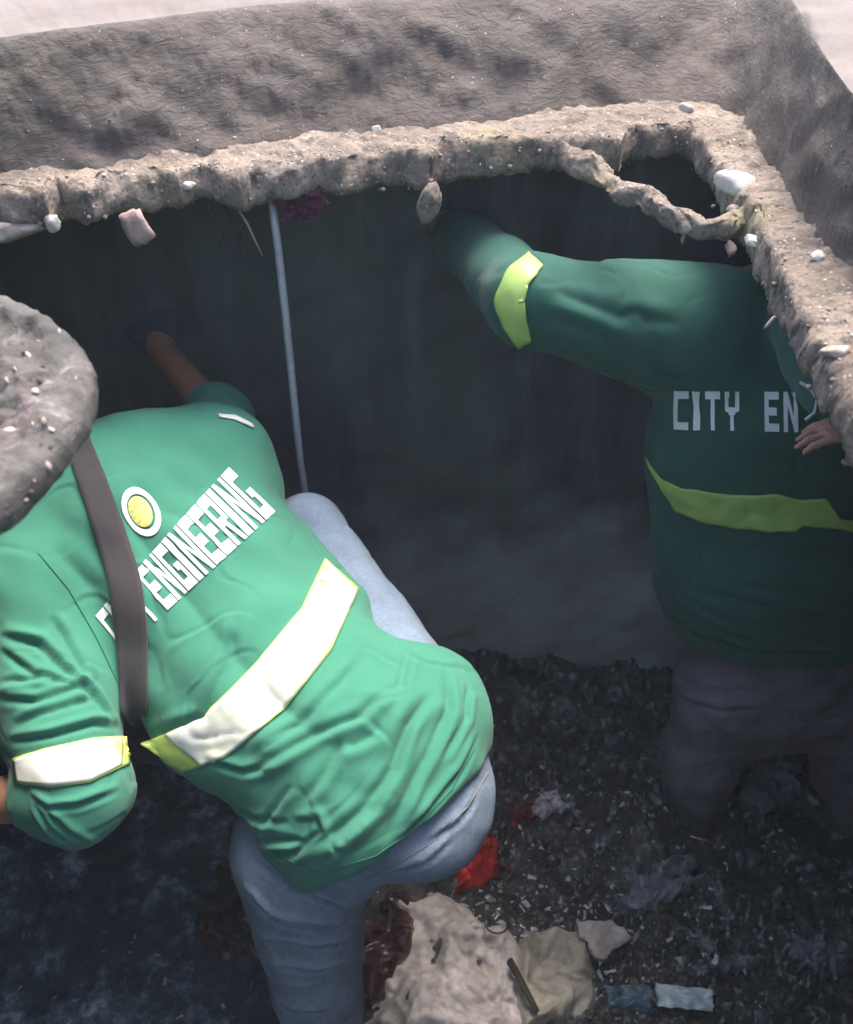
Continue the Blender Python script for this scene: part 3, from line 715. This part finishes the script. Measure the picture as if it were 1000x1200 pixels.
# the bag strap
sb = empty('sling_bag', tuple(float(q) for q in P(165, 870, 1.5))); tag(sb, 'black sling bag strap running down the back of the bending worker', 'bag strap')
V, F = drape_grid(T1, path_quad([(72, 470, 15), (92, 520, 15), (112, 570, 16), (128, 620, 17.5), (148, 680, 18.5), (156, 740, 18.5), (157, 800, 17.5), (157, 850, 17), (162, 875, 16), (166, 930, 15)], 18), 60, 7, .006)
g = V.reshape(60, 7, 3)
for _ in range(6): g[1:-1] = (g[:-2]+g[2:]+2*g[1:-1])/4
for q in range(48, 60): g[q] += (FWD*((q-47)/12)**1.3*.30)
V = g.reshape(-1, 3)+ (CAM-V)/np.linalg.norm(CAM-V, axis=1)[:, None]*.003
F, N = facing(V, F); V, F = thicken(V, F, N, .0035); child('strap', V, F, M['strap'], sb)
B = Body(.007); c = P(235, 850, 1.80); B.limb(c+np.array([-.08, 0, -.03]), c+np.array([.08, 0, -.03]), .07, .07, ((0, 1, 0), .6), .02).limb(c+np.array([-.06, 0, .03]), c+np.array([.06, 0, .03]), .05, .05, ((0, 1, 0), .6), .02)
V, F = B.mesh(); child('pouch', V, F, M['strap'], sb)

# ------------------------------------------------------------------ worker standing under the slab at the right
c2 = Py(925, 800, 1.42)
w2 = empty('person', (float(c2[0]), float(c2[1]), 0.))
tag(w2, 'person in green shirt with shade painted in, standing at the right, lime band across back', 'person', 'workers in green shirts')
sp = [Py(925, 770, 1.43), Py(925, 660, 1.43), Py(925, 520, 1.45), Py(920, 420, 1.48)]
nr = (0, 1, .1)
sL, sR = Py(830, 395, 1.48), Py(1030, 410, 1.47)
eL, hL = Py(622, 352, 1.47), Py(528, 268, 1.82)
eR = P(1180, 480, 1.36); hR = P(1060, 506, 1.33)
h2c = Py(868, 318, 1.70)
lh, rh = Py(850, 800, 1.43), Py(985, 805, 1.43)
lk, rk = Py(822, 885, 1.42), Py(1000, 900, 1.42)
la, ra_ = Py(806, 975, 1.42), Py(1015, 1010, 1.40)
B = Body(.006)
B.limb(sp[0], sp[1], .14, .13, (nr, .65)).limb(sp[1], sp[2], .13, .16, (nr, .62)).limb(sp[2], sp[3], .16, .11, (nr, .62)).limb(sp[3], h2c, .06, .055)
head(B, h2c+np.array([0, .02, .01]), np.array([-.15, .5, .8]), np.array([-.1, .9, -.45]))
B.limb(sp[3], sL, .06, .055).limb(sp[3], sR, .06, .055).limb(sL, eL, .05, .042).limb(eL, hL, .042, .027); hand(B, hL, np.array([-.35, .9, .25]), (0, -.2, 1.), 1., .7, 1)
B.limb(sR, eR, .05, .042).limb(eR, hR, .038, .027); hand(B, hR, np.array([-1, .12, .0]), (0, .1, 1), .82, .35, -1)
B.limb(lh, lk, .08, .055).limb(lk, la, .055, .04).limb(rh, rk, .08, .055).limb(rk, ra_, .055, .04)
for ft in (la, ra_): B.limb(ft, ft+np.array([0, .15, -.05]), .04, .03)
V, F = B.mesh(); V = relax(V, F, 2); child('body', V, F, M['skin2'], w2)
B = Body(.0058)
sx = np.array([-.022, 0, 0])
B.limb(sp[0]+sx*.3, sp[1]+sx, .205, .222, (nr, .70), .05).limb(sp[1]+sx, sp[2]+sx, .222, .232, (nr, .62), .05).limb(sp[2], sp[3], .215, .15, (nr, .62), .05)
B.limb(sp[3], sL, .09, .088, None, .06).limb(sp[3], sR, .09, .088, None, .06).limb(sL, eL, .122, .070, None, .05).limb(eL, eL+(hL-eL)*.92, .072, .050, None, .03)
B.limb(sR, eR, .085, .075, None, .05).limb(eR, eR+(hR-eR)*.45, .07, .06, None, .03)
B.limb(P(966, 380, 1.48), P(982, 448, 1.40), .080, .062, None, .02)
B.limb(Py(900, 735, 1.42), Py(960, 740, 1.42), .165, .165, ((0, 1, .2), .82), .04)
B.cut(Py(925, 778, 1.3), np.array([.02, -.45, -1.]))
fo3 = [([(755, 600), (775, 660), (800, 700), (850, 725), (920, 735)], .008, .008, 1), ([(762, 665), (800, 712), (850, 742), (900, 755), (980, 765)], .007, .009, 1), ([(790, 690), (860, 700), (930, 715), (1000, 720)], .008, .007, 1),
 ([(840, 690), (900, 690), (960, 700), (1000, 700)], .01, .006, 1), ([(800, 735), (870, 760), (950, 770)], .007, .007, 1), ([(770, 520), (760, 560), (770, 620)], .012, .006, 1), ([(830, 500), (800, 450), (760, 430)], .014, .008, 1),
 ([(640, 370), (700, 390), (760, 430)], .01, .006, 1), ([(650, 340), (720, 370), (800, 380)], .01, .005, 1), ([(860, 640), (930, 655), (1000, 650)], .012, .004, 1)]
V2, F2 = cloth_mesh(B, amp=.0035, sc=5, seed=81, folds=fo3)
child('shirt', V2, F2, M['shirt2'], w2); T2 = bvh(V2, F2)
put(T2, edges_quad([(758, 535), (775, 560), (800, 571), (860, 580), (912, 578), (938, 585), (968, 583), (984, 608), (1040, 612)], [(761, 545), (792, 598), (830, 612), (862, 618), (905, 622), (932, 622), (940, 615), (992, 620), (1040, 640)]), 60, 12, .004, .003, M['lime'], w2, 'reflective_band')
put(T2, path_quad([(628, 305, 11), (606, 328, 15), (598, 352, 17), (604, 378, 14), (616, 402, 8)], 16), 30, 10, .004, .003, M['lime'], w2, 'sleeve_band')
def q2(s, t):
    b0, b1, t1, t0 = np.array([791, 503]), np.array([1120, 510]), np.array([1120, 462]), np.array([790, 457])
    b = b0*(1-s)+b1*s; tt = t0*(1-s)+t1*s; return tuple(b*(1-t)+tt*t)
for V, F in lettering(T2, 'CITY ENGINEERING', q2, .0025, .32, 1.1)[:6]: F, N = facing(V, F); child('letter', V, F, M['print'], w2)
B = Body(.0065)
B.limb(sp[0]-np.array([0, 0, .0]), sp[0]-np.array([0, 0, .10]), .175, .17, (nr, .7), .04)
B.limb(lh, lk, .105, .088, None, .05).limb(lk, la, .088, .055, None, .03).limb(rh, rk, .105, .088, None, .05).limb(rk, ra_, .088, .06, None, .03)
fo4 = [([(775, 800), (810, 825), (850, 832), (900, 828)], .008, .010, 1), ([(785, 770), (800, 800), (840, 812), (890, 810)], .008, .007, 1), ([(930, 830), (960, 845), (1000, 840)], .008, .008, 1)]
V, F = cloth_mesh(B, amp=.004, sc=7, seed=85, folds=fo4); child('trousers', V, F, M['trousers2'], w2)
for a, k in ((la, lk), (ra_, rk)):
    B = Body(.006); B.limb(a+(k-a)*.22, a, .062, .058, None, .02).limb(a, a-np.array([0, 0, .07]), .058, .05, None, .02).limb(a-np.array([0, 0, .07]), a+np.array([0, .13, -.09]), .05, .04, None, .02)
    V, F = B.mesh(); child('boot', V, F, M['boot'], w2)
B = Body(.006); B.limb(h2c+np.array([0, .03, .045]), h2c+np.array([0, .06, .05]), .1, .095, None, .02).limb(h2c+np.array([-.02, .14, .02]), h2c+np.array([-.02, .19, -.01]), .07, .05, ((0, .4, .9), .2), .02)
V, F = B.mesh(); child('cap', V, F, M['cap'], w2)

def seam(tree, pl, parent, mat, r=.0011, off=.0008):
    L = []
    for (u0, v0), (u1, v1) in zip(pl[:-1], pl[1:]):
        for t in np.linspace(0, 1, 9)[:-1]:
            h_ = hit(tree, u0+(u1-u0)*t, v0+(v1-v0)*t)
            if h_: L.append(h_[0]+h_[1]*off)
    if len(L) > 4: tubeobj('seam', L, r, mat, parent, 5)
M['thread'] = mat_cloth('green thread', (.03, .14, .095), .1); M['thread2'] = mat_cloth('tan thread', (.26, .22, .17), .1); M['thread3'] = mat_cloth('shaded green thread', (.01, .04, .03), .1)
seam(T1, [(45, 648), (80, 690), (112, 745), (138, 800), (150, 845)], w1, M['thread']); seam(T1, [(290, 975), (330, 1005), (380, 1022), (440, 1003), (490, 968), (530, 925), (562, 868)], w1, M['thread'])
seam(T2, [(782, 715), (812, 742), (860, 758), (920, 764), (1000, 766)], w2, M['thread3'])
seam(TJ, [(572, 905), (548, 945), (510, 985), (460, 1015), (420, 1035)], w1, M['thread2'], .0009); seam(TJ, [(420, 1040), (405, 1075), (395, 1110), (405, 1160), (415, 1200)], w1, M['thread2'], .0009)
# ================================================================== THINGS ON AND UNDER THE SLAB
M['stone'] = mat_simple('pale stone', (.34, .285, .24), .8, .3, .35, 45, .8)
M['pink'] = mat_simple('pinkish stone', (.34, .24, .21), .8, .3, .3, 40, .8)
M['white'] = mat_simple('white stone', (.50, .46, .41), .75, .3, .15, 60, .5)
# round plate of wet cement grit overhanging the left side
c = np.array([-.515, .700, ZT+.05]); rr = .222; nr_, ns = 64, 260
rad = np.r_[np.linspace(0, .93, 46), [.955, .975, .99, 1., 1.002, .995, .98, .93, .6, 0.]]; hz = np.r_[np.full(46, .0), [.0, -.002, -.005, -.011, -.020, -.028, -.033, -.036, -.036, -.036]]
V = []
for i, (r_, z_) in enumerate(zip(rad, hz)):
    a = np.linspace(0, 2*math.pi, ns, endpoint=False); wob = 1+.018*np.sin(3*a+1)+.01*np.sin(7*a)
    V.append(np.column_stack([np.cos(a)*r_*rr*wob, np.sin(a)*r_*rr*wob, np.full(ns, z_)]))
V = np.concatenate(V); top = np.repeat((np.arange(len(rad)) < 48)*1., ns); edge = np.repeat(np.clip((1-rad)*8, 0, 1), ns)
V[:, 2] += top*edge*(.006+.006*snoise(V, 12, 91)+.013*fnoise(V, 26, 92, 5)+.004*fnoise(V, 90, 93, 2))
V += .0012*np.stack([snoise(V, 50, 94+k) for k in range(3)], 1)
Rt = np.array(Matrix.Rotation(math.radians(-5), 3, 'Y') @ Matrix.Rotation(math.radians(6), 3, 'X'))
V = V@Rt.T+c; k = len(rad); i = np.arange(ns); j = (i+1) % ns
F = np.concatenate([np.stack([r*ns+i, r*ns+j, (r+1)*ns+j, (r+1)*ns+i], 1)[:, ::-1] for r in range(k-1)])
disc = empty('round_plate', tuple(c)); tag(disc, 'round grey plate crusted with wet grit jutting in from the left edge', 'plate')
child('plate', V, F[:, ::-1], M['disc'], disc); dtree = bvh(V, F)
for q in range(26):
    u, v = random.uniform(0, 104), random.uniform(385, 590); r = hit(dtree, u, v)
    if r:
        s = random.uniform(.0015, .0045); m_ = rock('pebble', Vector(r[0]-np.array(disc.location)), (s*1.6, s, s*.6), random.choice([M['white'], M['stone'], M['disc']]), 300+q, (random.random()*3,)*3, 1); m_.parent = disc
# larger stones lying on or wedged below the slab edge
def stone(u, v, sz, mat, seed, label, cat='stone', hang=None, rot=None, name='stone', sub=3, rough=.22, group=None):
    p = onslab(u, v) if hang is None else Pz(u, v, hang)
    o = rock(name, Vector(p), sz, mat, seed, rot or (random.uniform(-.3, .3), random.uniform(-.3, .3), random.uniform(0, 3)), sub, rough)
    return tag(o, label, cat, group)
stone(161, 268, (.026, .022, .027), M['pink'], 401, 'pinkish stone block hanging below the slab edge at the far left', hang=ZB-.002, rot=(.1, 0, .2))
stone(12, 268, (.062, .035, .016), M['stone'], 402, 'grey flat lump under the slab edge in the far left corner', hang=ZB-.004, rot=(0, .05, .3))
stone(501, 236, (.021, .02, .032), M['ledge'], 403, 'pale tapering stone hanging down from the middle of the slab edge', hang=ZB-.010, rot=(0, .1, .2))
stone(861, 214, (.034, .030, .018), M['white'], 404, 'large whitish stone beside the small triangular hole', rough=.15)
stone(806, 128, (.019, .012, .008), M['white'], 405, 'flat white chip lying alone on the dark bank')
stone(221, 218, (.014, .011, .009), M['white'], 406, 'white pebble lying on the left part of the slab edge')
stone(61, 262, (.013, .010, .014), M['white'], 407, 'pointed white stone at the tip of the left slab edge')
stone(862, 246, (.012, .012, .009), M['stone'], 408, 'small beige stone just below the large whitish stone')
stone(884, 282, (.010, .020, .008), M['white'], 409, 'narrow white stone at the corner where the slab edge turns down', rot=(0, 0, .5))
stone(856, 291, (.009, .009, .012), M['pink'], 410, 'small pink stone under the corner of the slab', hang=ZB-.004)
stone(441, 152, (.009, .008, .007), M['white'], 411, 'small white pebble on the bank above the middle of the slab')
stone(978, 412, (.016, .013, .009), M['stone'], 412, 'rounded stone on the right strip of slab')
stone(960, 300, (.011, .010, .007), M['white'], 413, 'small white stone at the foot of the right bank')
# scattered gravel on slab and bank
def scatter(name, n, pick, smin_, smax_, mats, seed, kind='stuff', flat=.6, sub=1):
    bases = [rock_arrays(sub, (1, 1, flat), seed+b, .3) for b in range(5)]; Vs, Fs, mi, k = [], [], [], 0
    r = random.Random(seed)
    for _ in range(n):
        p = pick(r)
        if p is None: continue
        V, F = bases[r.randrange(5)]; s = smin_*(smax_/smin_)**(r.random()**2)
        R_ = np.array(Matrix.Rotation(r.uniform(0, 6.28), 3, 'Z') @ Matrix.Rotation(r.uniform(-.5, .5), 3, 'X'))
        Vs.append((V*s*np.array([1, r.uniform(.5, 1), 1]))@R_.T+p); Fs.append(F+k); mi += [r.randrange(len(mats))]*len(F); k += len(V)
    me = npmesh(name, np.concatenate(Vs), np.concatenate(Fs)); o = bpy.data.objects.new(name, me); COL.objects.link(o)
    for m in mats: me.materials.append(m)
    me.polygons.foreach_set('material_index', mi); me.polygons.foreach_set('use_smooth', [True]*len(me.polygons)); tag(o, kind=kind); return o
def pick_slab(r):
    for _ in range(30):
        a = r.randrange(NR); t = r.random()**1.5; q = rim[a]+dirs[a]*.012; p = q*(1-t)+outer[a]*t
        if p[1] < .5: continue
        h_ = slabtree.ray_cast(Vector((p[0], p[1], 1.9)), Vector((0, 0, -1)))
        if h_[0] is not None: return np.array(h_[0])
def pick_bank(r):
    a = r.randrange(NR); t = r.random()**1.3; p = outer[a]+dirs[a]*.085*t
    h_ = banktree.ray_cast(Vector((p[0], p[1], 2.0)), Vector((0, 0, -1)))
    return np.array(h_[0]) if h_[0] is not None and h_[0][1] > .4 else None
scatter('gravel', 1300, pick_slab, .0010, .0045, [M['stone'], M['pink'], M['stone'], mat_simple('dark grit', (.09, .075, .065), .8), M['white']], 501)
scatter('gravel', 380, pick_bank, .0012, .0045, [M['stone'], mat_simple('brown grit', (.12, .095, .085), .8), M['bank'], M['bank'], M['white']], 502)
def pick_rim(r):
    a = r.randrange(NR); q = rim[a]
    if q[1] < .5: return None
    return np.r_[q+dirs[a]*r.uniform(-.004, .02), r.uniform(ZB-.004, ZT-.01)]
scatter('rubble', 700, pick_rim, .0015, .006, [M['stone'], M['ledge'], M['ledge'], M['pink']], 503, flat=.8)
# broken strand of concrete bridging the corner of the hole
bp = [Pz(u, v, ZB+.02) for u, v in [(655, 178), (694, 200), (722, 216), (745, 231), (772, 245), (800, 258), (826, 264), (856, 262), (900, 262)]]
V, F = tube(np.array([[np.interp(s, range(9), np.array(bp)[:, k]) for k in range(3)] for s in np.linspace(0, 8, 90)]), np.interp(np.linspace(0, 8, 90), [0, 1, 2, 3, 5, 6, 7, 8], [.022, .020, .016, .014, .0145, .018, .022, .022]), 28)
F = np.array(F); V = V.copy(); N = V-np.repeat(np.r_[np.array([[np.interp(s, range(9), np.array(bp)[:, k]) for k in range(3)] for s in np.linspace(0, 8, 90)])], 28, 0).tolist()[0] if False else None
V += .005*np.stack([snoise(V, 11, 601+k) for k in range(3)], 1)+.008*np.stack([fnoise(V, 40, 605+k, 5) for k in range(3)], 1)*np.array([1, 1, .7])
me = bpy.data.meshes.new('concrete_strand'); me.from_pydata(V.tolist(), [], [list(dict.fromkeys(f)) for f in F.tolist()]); me.materials.append(M['ledge'])
me.polygons.foreach_set('use_smooth', [True]*len(me.polygons)); o = bpy.data.objects.new('concrete_strand', me); COL.objects.link(o)
tag(o, 'thin brownish strand of broken concrete bridging the corner of the hole', 'concrete')
# metal rod, roots, purple scrap, wire
def thing(o, label, cat, group=None): return tag(o, label, cat, group)
thing(tubeobj('metal_rod', [Py(318, 232, 1.545), Py(326, 290, 1.54), Py(335, 370, 1.53), Py(344, 460, 1.53), Py(352, 540, 1.53), Py(361, 600, 1.52), Py(366, 640, 1.52)], .0068, M['metal'], None, 12), 'thin grey metal rod standing upright behind the bent worker', 'rod')
M['root'] = mat_simple('dark root', (.05, .045, .03), .8); M['green'] = mat_simple('dull green leaf', (.07, .10, .045), .6)
for q, pl in enumerate([[(275, 238), (290, 262), (298, 280), (308, 300)], [(240, 236), (252, 262), (262, 272), (258, 290)], [(262, 240), (275, 268), (290, 274)], [(285, 246), (288, 262), (278, 284)]]):
    thing(tubeobj('root', [Py(u, v, 1.51+.01*q) for u, v in pl], [.0025, .002, .0016, .001][:len(pl)], M['root'] if q else M['stone'], None, 6), ['pale straight root dangling just left of the metal rod', 'leftmost bent dark root below the slab edge', 'short dark root between two longer ones below the slab edge', 'tiny dark root curling beside the pale straight one'][q], 'root', 'roots dangling under the slab')
thing(tubeobj('bent_wire', [P(938, 448, 1.2), P(950, 455, 1.2), P(958, 468, 1.2), P(955, 484, 1.2), P(944, 492, 1.2)], .0022, M['metal'], None, 8), 'short bent wire just above the pink fingers under the right slab', 'wire')
for q, (u, v, l) in enumerate([(724, 232, .014), (801, 280, .012), (902, 378, .012)]):
    o = rock('splinter', Vector(Pz(u, v, ZB-.004)), (.0035, .0035, l), M['pink'] if q != 2 else M['white'], 700+q, (.2, .4*(q-1), 0), 2); tag(o, ['tiny splinter hanging from the concrete strand at its left end', 'tiny splinter hanging under the middle of the concrete strand', 'tiny white splinter sticking out of the right slab edge'][q], 'splinter')

def crumple(name, quad, mat, label, cat, amp=.02, sc=18, seed=0, base=None, n=34, lift=.004, jag=.06, th=.0015, group=None, tree=None, ridge=True):
    q = np.array(quad, float); r = np.random.default_rng(seed); s, t = np.meshgrid(np.linspace(0, 1, n), np.linspace(0, 1, n), indexing='ij')
    s_, t_ = s+jag*np.sin(t*9+seed)*np.abs(s-.5)*2+jag*.5*np.sin(t*23+seed*2)*np.abs(s-.5)*2, t+jag*np.sin(s*8+seed*3)*np.abs(t-.5)*2+jag*.5*np.sin(s*21+seed)*np.abs(t-.5)*2
    px = q[0]*(1-s_)[..., None]*(1-t_)[..., None]+q[1]*s_[..., None]*(1-t_)[..., None]+q[2]*s_[..., None]*t_[..., None]+q[3]*(1-s_)[..., None]*t_[..., None]
    V = np.array([(base(u, v) if base else onmud(u, v)) for u, v in px.reshape(-1, 2)])
    g = V.reshape(n, n, 3)
    for _ in range(3): g[1:-1, 1:-1] = (g[:-2, 1:-1]+g[2:, 1:-1]+g[1:-1, :-2]+g[1:-1, 2:])/4
    V = g.reshape(-1, 3); a = snoise(V, sc, seed+1, 8); b = snoise(V, sc*2.3, seed+2, 8)
    hgt = amp*(1-np.abs(a))*.6+amp*.4*(1-np.abs(b)) if ridge else amp*(.5+.3*a+.15*b)
    win = np.clip(np.minimum.reduce([s, 1-s, t, 1-t]).ravel()*9, 0, 1) if ridge and base is None else 1.
    V[:, 2] += (lift+np.maximum(hgt, 0)+.012)*win-(0. if base or not ridge else .012); V[:, :2] += amp*.35*np.stack([snoise(V, sc, seed+5), snoise(V, sc, seed+6)], 1)
    i, j = np.meshgrid(np.arange(n-1), np.arange(n-1), indexing='ij'); i = i.ravel(); j = j.ravel()
    F = np.stack([i*n+j, (i+1)*n+j, (i+1)*n+j+1, i*n+j+1], 1); F, N = facing(V, F); V, F = thicken(V, F, N, th)
    return tag(child(name, V, F, mat, None), label, cat, group)
M['rag'] = mat_cloth('dirty off-white cloth', (.74, .67, .63), .12, 700, .85, .8, (.20, .165, .14))
M['red'] = mat_simple('red plastic', (.62, .035, .025), .25, .6, .3, 40, .4); M['dred'] = mat_simple('dark red plastic', (.20, .02, .03), .3, .5, .4, 40, .3)
M['maroon'] = mat_simple('maroon plastic', (.06, .026, .026), .25, .6, .5, 16, .5); M['film'] = mat_simple('grey plastic film', (.22, .215, .235), .3, .6, .45, 22, .4)
M['wfilm'] = mat_simple('dirty white film', (.62, .56, .55), .35, .5, .45, 45, .4); M['packet'] = mat_simple('pale blue packet', (.60, .74, .78), .3, .5, .35, 30, .3)
M['blue'] = mat_simple('blue print', (.10, .17, .21), .3, .5, .5, 60, .3); M['purple'] = mat_simple('dark magenta mesh', (.09, .015, .04), .5, .4, .4, 80, .5)
M['sheetdark'] = mat_simple('dark sheet', (.025, .03, .028), .35, .5, .4, 20, .5)
crumple('plastic_scrap', [(325, 236), (380, 232), (384, 262), (334, 274)], M['purple'], 'dark magenta plastic scrap hanging under the slab beside the metal rod', 'plastic scrap', .012, 40, 3, base=lambda u, v: Py(u, v, 1.53), lift=0)
crumple('cloth', [(478, 1035), (600, 1075), (645, 1225), (420, 1225)], M['rag'], 'large dirty off-white cloth lying in the muck beside the blue jeans', 'cloth', .015, 4.5, 11, n=120, lift=.012, jag=.06)
crumple('plastic_scrap', [(600, 1090), (700, 1085), (700, 1180), (600, 1225)], mat_cloth('stained cloth', (.56, .51, .42), .25, 700, .85, .8, (.12, .10, .07)), 'stained yellowish cloth flap right of the large off-white cloth', 'cloth', .014, 6, 13, n=60, lift=.02, jag=.04)
crumple('foam_board', [(672, 1094), (712, 1092), (738, 1112), (700, 1142)], M['rag'], 'pale square piece of board at the right end of the cloths', 'board', .004, 9, 15, n=20, lift=.035, jag=.02, th=.014, ridge=False)
crumple('plastic_bag', [(534, 984), (580, 980), (592, 1026), (540, 1042)], M['red'], 'bright red crumpled plastic bag beside the hip of the bent worker', 'plastic bag', .04, 9, 17, n=44, lift=.03, jag=.03)
crumple('wrapper', [(622, 938), (650, 926), (668, 948), (628, 962)], M['wfilm'], 'white torn wrapper lying in the dark muck', 'wrapper', .016, 30, 19, n=30, lift=.008, jag=.1)
crumple('wrapper', [(594, 946), (624, 940), (630, 962), (600, 968)], M['dred'], 'dark red wrapper next to the white torn wrapper', 'wrapper', .014, 30, 21, n=26, lift=.004, jag=.1)
crumple('plastic_bag', [(420, 1060), (495, 1045), (470, 1150), (400, 1200)], M['maroon'], 'dark maroon plastic bag between the jeans and the off-white cloth', 'plastic bag', .03, 9, 23, n=50, lift=.012, jag=.08)
crumple('plastic_bag', [(235, 1090), (300, 1060), (330, 1190), (255, 1185)], M['maroon'], 'brownish plastic bag at the water edge left of the jeans', 'plastic bag', .025, 8, 25, n=44, lift=-.002, jag=.1)
crumple('packet', [(765, 1160), (834, 1168), (832, 1194), (768, 1186)], M['packet'], 'pale blue packet at the bottom edge of the picture', 'packet', .004, 25, 27, n=30, lift=.014, jag=.012, ridge=False)
crumple('wrapper', [(700, 1155), (770, 1157), (768, 1186), (712, 1184)], M['blue'], 'dark blue printed wrapper left of the pale blue packet', 'wrapper', .010, 25, 29, n=30, lift=.012, jag=.05)
crumple('crumpled_sheet', [(715, 1040), (800, 1005), (822, 1040), (730, 1085)], M['film'], 'grey plastic sheet draped over the muck in front of the standing worker', 'plastic sheet', .03, 12, 31, n=50, lift=.01, jag=.15)
crumple('leaf', [(820, 1128), (862, 1118), (912, 1124), (850, 1142)], M['film'], 'long pale leaf on the muck near the lower right corner', 'leaf', .008, 20, 33, n=24, lift=.01, jag=.03)
crumple('plastic_scrap', [(798, 1086), (826, 1096), (850, 1128), (815, 1112)], M['film'], 'grey torn plastic strip just left of the pale leaf', 'plastic scrap', .014, 30, 35, n=26, lift=.008, jag=.12)
crumple('crumpled_sheet', [(872, 900), (935, 888), (930, 935), (880, 960)], M['film'], 'pale grey stand-in for lit muck between the legs of the standing worker', 'plastic sheet', .03, 14, 37, n=40, lift=.03, jag=.1)  # pale sheet added to imitate muck catching the light
crumple('crumpled_sheet', [(925, 1095), (975, 1090), (985, 1140), (940, 1140)], M['film'], 'grey crumpled plastic sheet near the right edge of the picture', 'plastic sheet', .025, 18, 39, n=34, lift=.004, jag=.15)
crumple('crumpled_sheet', [(585, 775), (640, 800), (695, 842), (598, 850)], M['sheetdark'], 'black plastic sheet lying against the foot of the back wall', 'plastic sheet', .02, 14, 41, n=40, lift=.0, jag=.05, base=lambda u, v: Py(u, v, 1.80))
crumple('packet', [(706, 862), (730, 862), (731, 872), (708, 874)], M['film'], 'small grey packet in the muck left of the standing worker', 'packet', .006, 30, 43, n=14, lift=.006)
def ringthing(u, v, r, rad, label, arc=(0, 6.283), tilt=0., lift=.03):
    p = onmud(u, v, lift); a = np.linspace(arc[0], arc[1], 40)
    return thing(tubeobj('rubber_ring' if arc[1]-arc[0] > 6 else 'wire', [p+np.array([r*math.cos(w), r*math.sin(w), tilt*math.sin(w)]) for w in a], rad, M['boot'], None, 8), label, 'ring' if arc[1]-arc[0] > 6 else 'wire')
ringthing(581, 1095, .025, .0022, 'thin dark ring lying at the top right of the off-white cloth', lift=.05)
ringthing(702, 1125, .032, .0025, 'curved dark wire lying around the pale square board', (2.9, 5.4), lift=.06)
thing(tubeobj('dark_stick', [onmud(596, 1140, .05), onmud(610, 1165, .05), onmud(628, 1200, .05)], [.007, .006, .005], M['root'], None, 8, .002, 5), 'dark stick lying in the fold between the two cloths', 'stick')
thing(tubeobj('twig', [onmud(808, 986, .02), onmud(838, 996, .025)], .002, M['wfilm'], None, 6), 'short pale twig left of the boots of the standing worker', 'twig')
# countless scraps trodden into the muck, many pale ones in place of glints, pale flecks on the water
def pick_mud(r):
    for _ in range(20):
        u, v = r.uniform(560, 1010), r.uniform(820, 1215)
        if r.random() < .5: u, v = r.gauss(700, 70), r.gauss(1060, 90)
        h_ = hit(mudtree, u, v)
        if h_ and h_[0][2] > ZW: return h_[0]
def flakes(name, n, pick, smin_, smax_, mats, seed):
    Vs, Fs, mi, k = [], [], [], 0; r = random.Random(seed)
    for _ in range(n):
        p = pick(r)
        if p is None: continue
        s = smin_*(smax_/smin_)**(r.random()**1.6); g = 4
        X, Y = np.meshgrid(np.linspace(-1, 1, g), np.linspace(-1, 1, g), indexing='ij')
        Q = np.column_stack([X.ravel()*s*r.uniform(.6, 2.6), Y.ravel()*s*r.uniform(.3, 1), np.array([r.uniform(-.5, .8)*s for _ in range(g*g)])])+np.array([[r.uniform(-.25, .25)*s for _ in range(3)] for _ in range(g*g)])
        R_ = np.array(Matrix.Rotation(r.uniform(0, 6.28), 3, 'Z') @ Matrix.Rotation(r.uniform(-.4, .4), 3, 'X'))
        Vs.append(Q@R_.T+p+[0, 0, .3*s]); mi_ = r.randrange(len(mats))
        for i in range(g-1):
            for j in range(g-1): Fs.append([k+i*g+j, k+(i+1)*g+j, k+(i+1)*g+j+1, k+i*g+j+1]); mi.append(mi_)
        k += g*g
    me = npmesh(name, np.concatenate(Vs), np.array(Fs)); o = bpy.data.objects.new(name, me); COL.objects.link(o)
    for m in mats: me.materials.append(m)
    me.polygons.foreach_set('material_index', mi); return tag(o, kind='stuff')
flakes('litter_glints', 330, pick_mud, .002, .010, [M['film'], M['sheetdark'], M['wfilm'], M['mud'], M['film'], M['mud'], M['dred'], M['green']], 801)
def pick_water(r):
    u, v = r.gauss(150, 80), r.gauss(1110, 60); p = Pz(u, v, ZW+.004)
    return p if mud_h(p[0], p[1]) < ZW-.03 else None
flakes('scum', 120, pick_water, .001, .005, [M['film'], M['film'], M['wfilm'], M['sheetdark']], 802)
def pick_mud2(r):
    for _ in range(20):
        h_ = hit(mudtree, r.uniform(240, 1010), r.uniform(830, 1215))
        if h_ and h_[0][2] > ZW: return h_[0]
flakes('litter_glints', 650, pick_mud, .0012, .006, [M['wfilm'], M['film'], M['wfilm'], M['packet'], M['mud']], 807)  # small pale flakes added to imitate glints on wet muck
scatter('clods', 900, pick_mud2, .003, .016, [M['mud'], M['mud'], mat_simple('wet grit', (.07, .065, .06), .35, .6)], 803, flat=.7, sub=2)

HAZE = 0.0075
if HAZE:
    bm = bmesh.new(); bmesh.ops.create_cube(bm, size=1.); me = bpy.data.meshes.new('haze'); bm.to_mesh(me); bm.free()
    o = bpy.data.objects.new('haze', me); COL.objects.link(o); o.scale = (170, 170, 3.6); o.location = (0, 0, .75); o['kind'] = 'stuff'
    m = bpy.data.materials.new('murky air'); m.use_nodes = True; nt = m.node_tree; nt.nodes.clear()
    v = nt.nodes.new('ShaderNodeVolumePrincipled'); v.inputs['Color'].default_value = (.8, .86, .92, 1); v.inputs['Density'].default_value = HAZE
    ou = nt.nodes.new('ShaderNodeOutputMaterial'); nt.links.new(v.outputs[0], ou.inputs['Volume']); me.materials.append(m)
